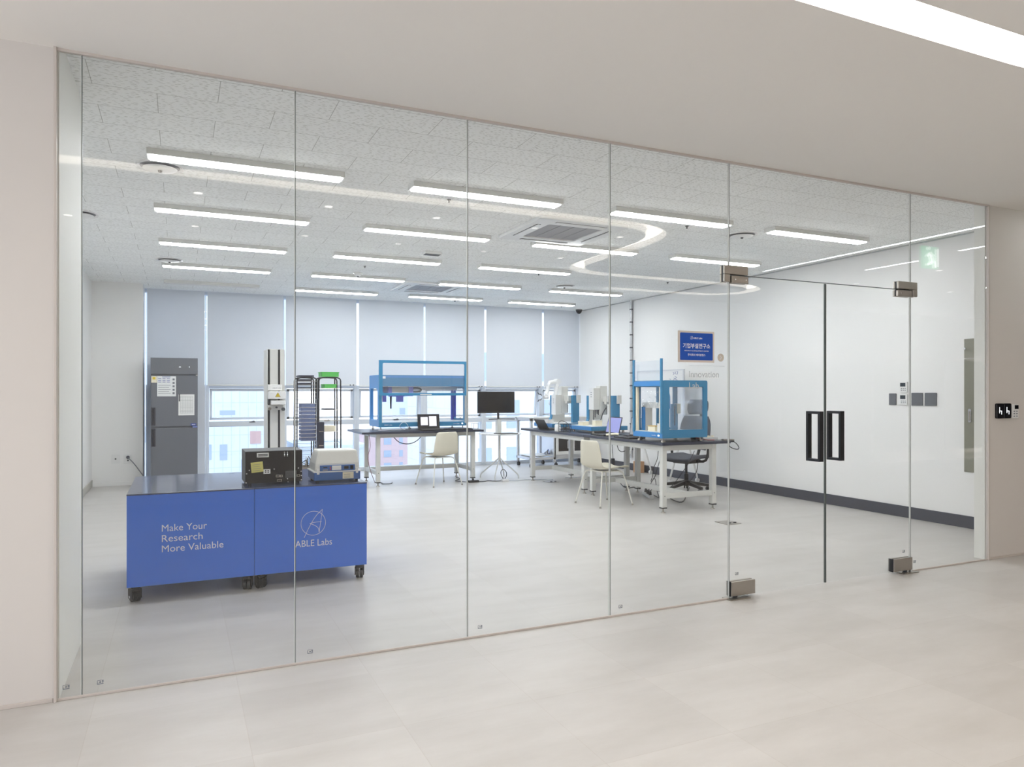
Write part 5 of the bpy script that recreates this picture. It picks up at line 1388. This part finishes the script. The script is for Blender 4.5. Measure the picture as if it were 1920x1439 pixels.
MB().box(EX0 - .012, EX0 - .008, EY0 + .030, EY1 - .030, EZ1 - .01, EZD - .02).build('door_pane', 'acrylic_film', t)
for yy in (EY1 - .075, EY0 + .032):
    MB().box(EX0 + .004, EX0 + .03, yy, yy + .038, EZ0 + .068, EZ1 - .075).build('inner_post', 'cream_plastic', t, bevel=.002)
fitted('lettering', 'notable', 'lettering', t, (EX0 - .0062, EY0 + .20, EZ0 + .022), .08, .015, xdir=(0, -1, 0))
MB().box(EX0 - .008, EX0 - .006, EY0 + .055, EY0 + .085, EZ0 + .022, EZ0 + .037).build('power_lamp', 'led_white', t)
# wrinkled clear film hanging from the roof (real folds)
mb = MB(); rr = random.Random(5); nU, nV = 16, 10; g = []
for i in range(nU + 1):
    row = []
    for j in range(nV + 1):
        row.append(mb.bm.verts.new((EX0 + .035 + rr.uniform(-.006, .006) + .01 * math.sin(j * 1.3), EY0 + .04 + (EY1 - EY0 - .10) * i / nU, EZ1 - .08 - .30 * j / nV * (1 - .35 * abs(math.sin(i * .8))))))
    g.append(row)
for i in range(nU):
    for j in range(nV): mb.bm.faces.new((g[i][j], g[i + 1][j], g[i + 1][j + 1], g[i][j + 1]))
mb.build('film', 'acrylic_film', t, smooth=True)
# the mechanism inside
MB().box(EX0 + .10, EX0 + .20, EY1 - .10, EY1 - .04, EZ0 + .068, 1.20).build('column', 'unit_grey', t, bevel=.004)
MB().box(EX0 + .085, EX0 + .10, EY1 - .10, EY1 - .04, EZ0 + .068, 1.18).build('column_edge', 'lab_blue_bright', t)
MB().box(EX0 + .10, EX0 + .20, EY0 + .12, EY1 - .04, 1.17, 1.235).build('cross_beam', 'unit_grey', t, bevel=.004)
MB().lathe([(0, .21), (.03, .21), (.045, .14), (.048, .0), (0, 0)], (EX0 + .13, EY0 + .11, 1.165), 18).build('head', 'lab_blue_bright', t, smooth=True)
MB().box(EX0 + .11, EX0 + .15, EY0 + .09, EY0 + .13, 1.09, 1.165).build('nozzle', 'slot_dark', t, bevel=.003)
MB().box(EX0 + .29, EX0 + .31, EY1 - .08, EY1 - .05, EZ0 + .068, EZ1 - .076).build('rear_post', 'lab_blue', t)
px0_, px1_ = 1261.5, 1271
YY = EY0 + .42
MB().box(px_on(1261, YY), px_on(1271, YY), YY, YY + .05, EZ0 + .068, atY(1266, 758, YY)[1]).build('drive_box', 'lab_blue', t, bevel=.003)
MB().box(px_on(1264.5, YY), px_on(1266, YY), YY - .002, YY, EZ0 + .12, atY(1266, 762, YY)[1]).build('slot', 'tray_dark', t)
MB().box(px_on(1270, YY - .01), px_on(1276.5, YY - .01), YY - .011, YY + .05, atY(1273, 776, YY)[1], atY(1273, 757.5, YY)[1]).build('motor_cover', 'cream_plastic', t, bevel=.003)
for a, b in ((EX0 + .05, EY0 + .06), (EX0 + .05, EY1 - .06), (EX1 - .06, EY0 + .06), (EX1 - .06, EY1 - .06)):
    MB().cyl((a, b, BH), (a, b, BH + .018), .030, .024, 16).cyl((a, b, BH + .018), (a, b, EZ0), .010, seg=10).build('foot', 'steel', t, smooth=True)
ZD = EZ0 + .068
tipbox('white tip box with amber lid inside the blue-framed enclosure', EX0 + .12, EY0 + .30, .12, .14, .055, ZD, 'amber')
tipbox('white square box inside the blue-framed enclosure, near its front corner', EX0 + .10, EY0 + .13, .10, .09, .085, ZD, None, 'white_plastic')

# bits at the bench end
t = thing('power_strip', 'white power strip with plugs at the right end of the near bench', 'power strip', (5.73, 6.85, BH))
MB().box(5.60, 5.82, 6.82, 6.88, BH, BH + .035).build('body', 'white_plastic', t, bevel=.004)
for q in range(3): MB().cyl((5.64 + .06 * q, 6.85, BH + .035), (5.64 + .06 * q, 6.85, BH + .05), .018, seg=14).build('outlet', 'cream_plastic', t, smooth=True)
t = thing('junction_box', 'small black box with red and black leads beside the enclosure on the near bench', 'box', (5.64, 7.0, BH))
MB().box(5.60, 5.70, 6.95, 7.05, BH, BH + .05).build('body', 'black_plastic', t, bevel=.003)
MB().tube([(5.60, 6.98, BH + .03), (5.58, 6.90, BH + .02), (5.62, 6.78, BH + .006), (5.70, 6.74, BH + .006)], .004, 6, 1).build('lead', 'print_red', t, smooth=True)
MB().tube([(5.60, 7.02, BH + .055), (5.62, 6.98, BH + .09), (5.70, 6.90, BH + .04), (5.72, 6.87, BH + .04)], .004, 6, 1).build('lead', 'cable', t, smooth=True)
t = thing('bench_clamp', 'silver and black clamp on the right edge of the near bench with a hanging cable', 'clamp', (5.87, 6.70, BH))
MB().box(5.78, 5.93, 6.66, 6.71, BH, BH + .016).build('plate', 'steel', t, bevel=.003)
MB().box(5.845, 5.93, 6.66, 6.71, BH - .022, BH - .001).build('jaw', 'black_plastic', t, bevel=.003)
MB().tube([(5.87, 6.68, BH - .022), (5.86, 6.68, BH - .06), (5.90, 6.68, BH - .09), (6.0, 6.68, BH - .115), (6.02, 6.68, BH - .09), (5.98, 6.68, BH - .04), (5.92, 6.68, BH - .01)], .005, 7, 2).build('cord', 'cable', t, smooth=True)

# power strip and cables on the floor under the near bench
xa, ya = atZ(1208, 927, 0); xb, yb = atZ(1222, 936, 0)
t = thing('power_strip', 'long white power strip with black plugs on the floor under the near bench', 'power strip', ((xa + xb) / 2, (ya + yb) / 2, 0))
dv_ = Vector((xb - xa, yb - ya, 0)); L_ = max(dv_.length, .3); ang = math.atan2(dv_.y, dv_.x)
Rm = Matrix.Translation(((xa + xb) / 2, (ya + yb) / 2, 0)) @ Matrix.Rotation(ang, 4, 'Z')
MB().box(-L_ / 2, L_ / 2, -.03, .03, 0, .04, Rm).build('body', 'white_plastic', t, bevel=.004)
for q in (-.3, 0.0, .12, .3):
    MB().cyl(Rm @ Vector((q * L_, 0, .04)), Rm @ Vector((q * L_ + .01, 0, .085)), .020, .014, 12).build('plug', 'black_plastic', t, smooth=True)
c0 = Rm @ Vector((.12 * L_, 0, .085)); c1 = Rm @ Vector((.3 * L_, 0, .085))
fx = lambda a, b, z=.007: atZ(a, b, 0) + (z,)
cable('black cable arching from the floor power strip under the near bench', [tuple(c0), (c0.x + .02, c0.y, .16), fx(1228, 905, .10), fx(1232, 925), fx(1238, 938), fx(1243, 946)], .006)
cable('black cable running along the floor past the near bench leg', [tuple(c1), (c1.x + .05, c1.y, .13), fx(1240, 925), fx(1262, 940), fx(1281, 945), fx(1287, 930), fx(1293, 915)], .006)
cable('black cable snaking on the floor behind the near bench leg', [fx(1226, 930), fx(1233, 934), fx(1243, 938), fx(1252, 934), fx(1257, 930), fx(1263, 925)], .005)
cable('black cable lying on the floor behind the profile chair', [fx(1158, 898), fx(1166, 912), fx(1176, 918), fx(1188, 914), fx(1200, 918)], .006)
def hang(lab, pts, Y, r=.005, mat='cable'):
    P = []
    for (a, b) in pts:
        x_, z_ = atY(a, b, Y); P.append((x_, Y, z_))
    cable(lab, P, r, mat)
hang('slack pair cable hanging in a long V below the near bench', [(1234, 846), (1233, 862), (1224, 880), (1224, 893), (1219, 906), (1228, 896), (1232, 880), (1238, 861), (1240, 846)], 7.62, .004)
hang('black cable hanging diagonally below the near bench', [(1302, 846), (1290, 872), (1280, 885), (1270, 900), (1256, 916), (1243, 921)], 7.45, .004)
hang('black cable hanging behind the near bench down to the floor', [(1309, 856), (1308, 880), (1302, 893), (1293, 903), (1290, 915), (1286, 931)], 7.9, .005)
hang('dark cable looping below the joint of the two right benches', [(1157, 835), (1160, 845), (1166, 848), (1172, 846)], 8.33, .005)
t = thing('hanging_adapter', 'dark adapter hanging on its cable above the profile chair seat', 'adapter', (0, 0, 0))
xx, z1 = atY(1149, 872, 8.30); z0 = atY(1149, 860, 8.30)[1]; t.location = (xx, 8.30, z1)
MB().box(xx - .025, xx + .022, 8.28, 8.31, z1, z0).build('body', 'tray_dark', t, bevel=.005)
MB().tube([(xx, 8.295, z0), (xx - .01, 8.295, z0 + .12), (xx - .02, 8.295, BH - .03)], .004, 6, 1).build('cord', 'cable', t, smooth=True)
cable('pale cable on the floor under the far right bench', [fx(1060, 896), fx(1076, 897), fx(1090, 895), fx(1106, 897)], .005, 'cable_white')
t = thing('wooden_block', 'small pale wooden block at the right wall behind the bench joint', 'block', (7.0, 10.2, 0))
MB().box(6.98, 7.10, 10.15, 10.3, 0, .19).build('body', 'wood', t, bevel=.004)
MB().box(6.975, 6.98, 10.16, 10.29, .03, .16).build('face', 'wood', t)

# ------------------------------------------------------------------ office chair
def office_chair(x, y, rz):
    t = thing('office_chair', 'dark mesh office chair with headrest behind the near right bench', 'chair', (x, y, 0), rz)
    # local: faces +y
    def shell(nm, z0, z1, w, yb, curve, mat, rake):
        mb = MB(); g = []; nu, nv = 14, 8
        for j in range(nv + 1):
            v = j / nv; z = z0 + (z1 - z0) * v; wv = w * (1 - .9 * abs(v - .5) ** 3.2 * 2.2)
            g.append([mb.bm.verts.new((u * wv / 2, yb - rake * v + curve * u * u, z)) for u in [-1 + 2 * i / nu for i in range(nu + 1)]])
        for A, B in zip(g, g[1:]):
            for i in range(nu): mb.bm.faces.new((A[i], A[i + 1], B[i + 1], B[i]))
        o = mb.build(nm, mat, t, world=False, smooth=True)
        m_ = o.modifiers.new('s', 'SOLIDIFY'); m_.thickness = .018; m_.offset = 0
        per = [g[0][i] for i in range(0)]
        return o
    shell('backrest', .56, 1.02, .50, -.24, .09, 'mesh_fabric', .07)
    shell('headrest', 1.05, 1.25, .34, -.30, .06, 'mesh_fabric', .03)
    MB().tube([(0, -.20, .42), (0, -.28, .50), (0, -.33, .70), (0, -.345, .95), (0, -.34, 1.12)], .022, 10, 1).build('spine', 'black_plastic', t, world=False, smooth=True)
    MB().tube([(-.21, -.22, .66), (-.08, -.32, .70), (.08, -.32, .70), (.21, -.22, .66)], .018, 8, 1).build('lumbar_support', 'black_plastic', t, world=False, smooth=True)
    mb = MB(); g = []; nu, nv = 12, 10
    for j in range(nv + 1):
        v = j / nv; yy = -.22 + .47 * v
        wv = .50 * (1 - .35 * abs(v - .5) ** 3 * 3)
        g.append([mb.bm.verts.new((u * wv / 2, yy, .485 + .02 * u * u - .05 * max(0, v - .75) ** 1.2 * 4)) for u in [-1 + 2 * i / nu for i in range(nu + 1)]])
    for A, B in zip(g, g[1:]):
        for i in range(nu): mb.bm.faces.new((A[i], A[i + 1], B[i + 1], B[i]))
    o = mb.build('seat', 'mesh_fabric', t, world=False, smooth=True); m_ = o.modifiers.new('s', 'SOLIDIFY'); m_.thickness = .045; m_.offset = -1
    MB().box(-.13, .13, -.16, .14, .385, .435).box(-.05, .05, -.24, -.12, .37, .43).build('mechanism', 'black_plastic', t, world=False, bevel=.015)
    for s in (-1, 1):
        MB().tube([(s * .13, -.06, .41), (s * .27, -.06, .42), (s * .30, -.07, .50), (s * .30, -.08, .64)], .018, 8, 1).build('arm_post', 'black_plastic', t, world=False, smooth=True)
        MB().prism([(p, q) for p, q in rrect(s * .30 - .045, s * .30 + .045, -.17, .12, .04, 4)], 'z', .64, .668).build('armrest', 'black_plastic', t, world=False, bevel=.006)
    MB().cyl((0, 0, .10), (0, 0, .24), .030, seg=16).cyl((0, 0, .24), (0, 0, .39), .018, seg=14).build('gas_lift', 'black_metal', t, world=False, smooth=True)
    MB().lathe([(0, .155), (.05, .15), (.055, .08), (0, .075)], (0, 0, 0), 20).build('hub', 'black_plastic', t, world=False, smooth=True)
    for k in range(5):
        a = 2 * PI * k / 5 + .35; c_, s_ = math.cos(a), math.sin(a)
        P = Matrix.Rotation(a, 4, 'Z')
        l = MB().prism([(.03, .145), (.33, .09), (.335, .065), (.30, .06), (.03, .09)], 'y', -.022, .022)
        l.bm.transform(P); l = l.build('base_spoke', 'black_plastic', t, world=False, bevel=.006)
        for q in (-.017, .017):
            MB().cyl(P @ Vector((.31, q - .011, .03)), P @ Vector((.31, q + .011, .03)), .029, seg=18).build('castor', 'black_plastic', t, world=False, smooth=True)
        MB().cyl(P @ Vector((.31, 0, .03)), P @ Vector((.31, 0, .075)), .008, seg=8).build('castor_pin', 'black_metal', t, world=False)
    return t
office_chair(6.32, 8.05, math.radians(105))

# ------------------------------------------------------------------ mobile whiteboard along the right wall
t = thing('whiteboard', 'white mobile board on castors standing along the right wall, with dark scribbles', 'whiteboard', (6.85, 9.36, 0))
WX, W0, W1, WZ0, WZ1 = 6.85, 8.77, 9.98, .80, 1.70
MB().box(WX - .010, WX + .010, W0 + .02, W1 - .02, WZ0 + .02, WZ1 - .02).build('board', 'white_plastic', t)
MB().ring([(W0, WZ0), (W1, WZ0), (W1, WZ1), (W0, WZ1)], [(W0 + .02, WZ0 + .02), (W1 - .02, WZ0 + .02), (W1 - .02, WZ1 - .02), (W0 + .02, WZ1 - .02)], 'x', WX - .014, WX + .014).build('rim', 'aluminium', t)
m = MB()
sx_ = lambda a, b: (WX - .0115,) + atX(a, b, WX - .0115)
for pts in (((1262, 698), (1264, 701), (1262, 703)), ((1266, 697), (1266, 702)), ((1268, 698), (1271, 697), (1270, 702), (1268, 702)), ((1265, 706), (1268, 707)), ((1263, 709), (1266, 710), (1269, 708)), ((1262, 713), (1265, 711), (1270, 713)), ((1255, 711), (1258, 712))):
    P = [sx_(*p) for p in pts]; m.tube(P, .0028, 5)
m.build('scribble', 'print_blue', t)
for yy in (W0 + .01, W1 - .01):
    for s in (-1, 1):
        MB().tube([(WX, yy, WZ0 + .05), (WX + .02 * s, yy, WZ0 - .05), (WX + .24 * s, yy, .12), (WX + .25 * s, yy, .065)], .014, 8, 1).build('leg', 'white_metal', t, smooth=True)
        MB().cyl((WX + .25 * s, yy - .02, .03), (WX + .25 * s, yy + .02, .03), .030, seg=18).build('castor', 'white_plastic', t, smooth=True)
        MB().cyl((WX + .25 * s, yy, .03), (WX + .25 * s, yy, .07), .009, seg=8).build('castor_pin', 'chrome', t)

# ------------------------------------------------------------------ aluminium-framed machine by the windows with a white robot arm
t = thing('machine_frame', 'aluminium-framed machine cabinet with dark windows standing by the windows behind the benches', 'machine', (6.4, 11.95, 0))
MXa, MXb, MYa, MYb = 5.72, 7.00, 11.62, 12.20
s = .022
f = MB()
for a in (MXa, px_on(1040, MYa), MXb):
    for b in (MYa + s, MYb): f.box(a - s, a + s, b - s, b + s, .08, .86)
f.build('upright', 'aluminium', t, bevel=.002)
f = MB()
for z in (.16, .86):
    f.box(MXa - s, MXb + s, MYa, MYa + 2 * s, z - s, z + s).box(MXa - s, MXb + s, MYb - s, MYb + s, z - s, z + s)
    for a in (MXa, MXb): f.box(a - s, a + s, MYa, MYb, z - s, z + s)
f.build('rail', 'aluminium', t, bevel=.002)
MB().box(MXa, px_on(1040, MYa), MYa + .04, MYb - .04, .20, .212).build('shelf', 'white_metal', t)
MB().box(MXa - .03, MXb + .03, MYa - .01, MYb + .03, .882, .90).build('top_plate', 'white_metal', t, bevel=.002)
cxa = px_on(1041, MYa - .02)
MB().box(cxa, MXb, MYa - .0, MYb - .06, .17, .84).build('cabinet_body', 'aluminium', t, bevel=.003)
w_a, w_b = cxa + .08, cxa + .27
for (a, b) in ((cxa + .07, cxa + .30), (cxa + .40, cxa + .63)):
    if b > MXb: b = MXb - .03
    dd = MB().box(a - .05, min(b + .05, MXb), MYa - .018, MYa - .001, .22, .60).build('cabinet_door', 'white_metal', t, bevel=.003)
    MB().box(a, b, MYa - .020, MYa - .018, .28, .52).build('dark_window', 'black_gloss', dd)
    MB().ring([(b - .045, .33), (b - .01, .33), (b - .01, .47), (b - .045, .47)], [(b - .039, .336), (b - .016, .336), (b - .016, .464), (b - .039, .464)], 'y', MYa - .035, MYa - .020).build('door_handle', 'white_metal', dd)
for a in (MXa, px_on(1044, MYa), MXb):
    for b in (MYa + .03, MYb - .03):
        MB().cyl((a - .018, b, .035), (a + .018, b, .035), .035, seg=16).cyl((a, b, .035), (a, b, .09), .010, seg=8).build('castor', 'black_plastic', t, smooth=True)
t = thing('cable_coil', 'loose bunch of white and dark cables on the low shelf of the machine frame', 'cable', (6.1, 11.8, .212))
for q in range(5):
    MB().tube([(6.02 + .03 * q, 11.74, .222), (6.06 + .02 * q, 11.80, .25 + .02 * q), (6.16, 11.86, .23), (6.20 - .03 * q, 11.78, .222), (6.05, 11.72, .23)], .006, 6, 2).build('strand', ('cable_white', 'cable', 'cable_white', 'cable', 'print_blue')[q], t, smooth=True)
# robot arm
t = thing('jointed_robot', 'white jointed robot arm bending leftwards above the far right bench, with a small gripper', 'robot arm', (6.25, 11.9, .90))
AY = 11.9
P = lambda a, b, y=AY: Vector((atY(a, b, y)[0], y, atY(a, b, y)[1]))
b0 = P(1037, 782); b0.z = .90
sh = P(1037, 756); el = P(1044, 716); wr = P(1029, 719); w2 = P(1031, 745, AY - .05); gp = P(1020, 745, AY - .08)
MB().cyl(b0, b0 + Vector((0, 0, .04)), .085, seg=24).cyl(b0 + Vector((0, 0, .04)), sh, .060, .052, 20).build('base', 'white_plastic', t, smooth=True)
MB().cyl(sh + Vector((0, -.07, 0)), sh + Vector((0, .07, 0)), .058, seg=20).build('shoulder_joint', 'white_plastic', t, smooth=True)
MB().tube([sh + Vector((0, -.03, 0)), (sh + el) / 2 + Vector((.005, -.03, 0)), el + Vector((0, -.03, 0))], [.046, .043, .046], 16).build('upper_arm', 'white_plastic', t, smooth=True)
MB().cyl(el + Vector((0, -.08, 0)), el + Vector((0, .04, 0)), .052, seg=20).build('elbow_joint', 'white_plastic', t, smooth=True)
MB().tube([el + Vector((0, -.04, .01)), wr + Vector((0, -.04, .01)), wr + Vector((-.03, -.04, -.05))], [.040, .038, .036], 14, 0).build('forearm', 'white_plastic', t, smooth=True)
MB().tube([wr + Vector((-.03, -.04, -.05)), wr + Vector((-.06, -.05, -.16)), gp + Vector((.05, 0, .03))], [.034, .034, .032], 14).build('wrist', 'white_plastic', t, smooth=True)
MB().cyl(gp + Vector((.08, 0, 0)), gp + Vector((-.01, 0, 0)), .034, seg=16).build('tool_flange', 'white_plastic', t, smooth=True)
MB().box(gp.x - .05, gp.x - .012, gp.y - .03, gp.y + .03, gp.z - .03, gp.z + .03).build('gripper_body', 'aluminium', t, bevel=.004)
for s in (-1, 1):
    MB().tube([gp + Vector((-.05, 0, .03 * s)), gp + Vector((-.075, 0, .055 * s)), gp + Vector((-.11, 0, .05 * s)), gp + Vector((-.125, 0, .085 * s))], .009, 7, 1).build('gripper_finger', 'charcoal', t, smooth=True)
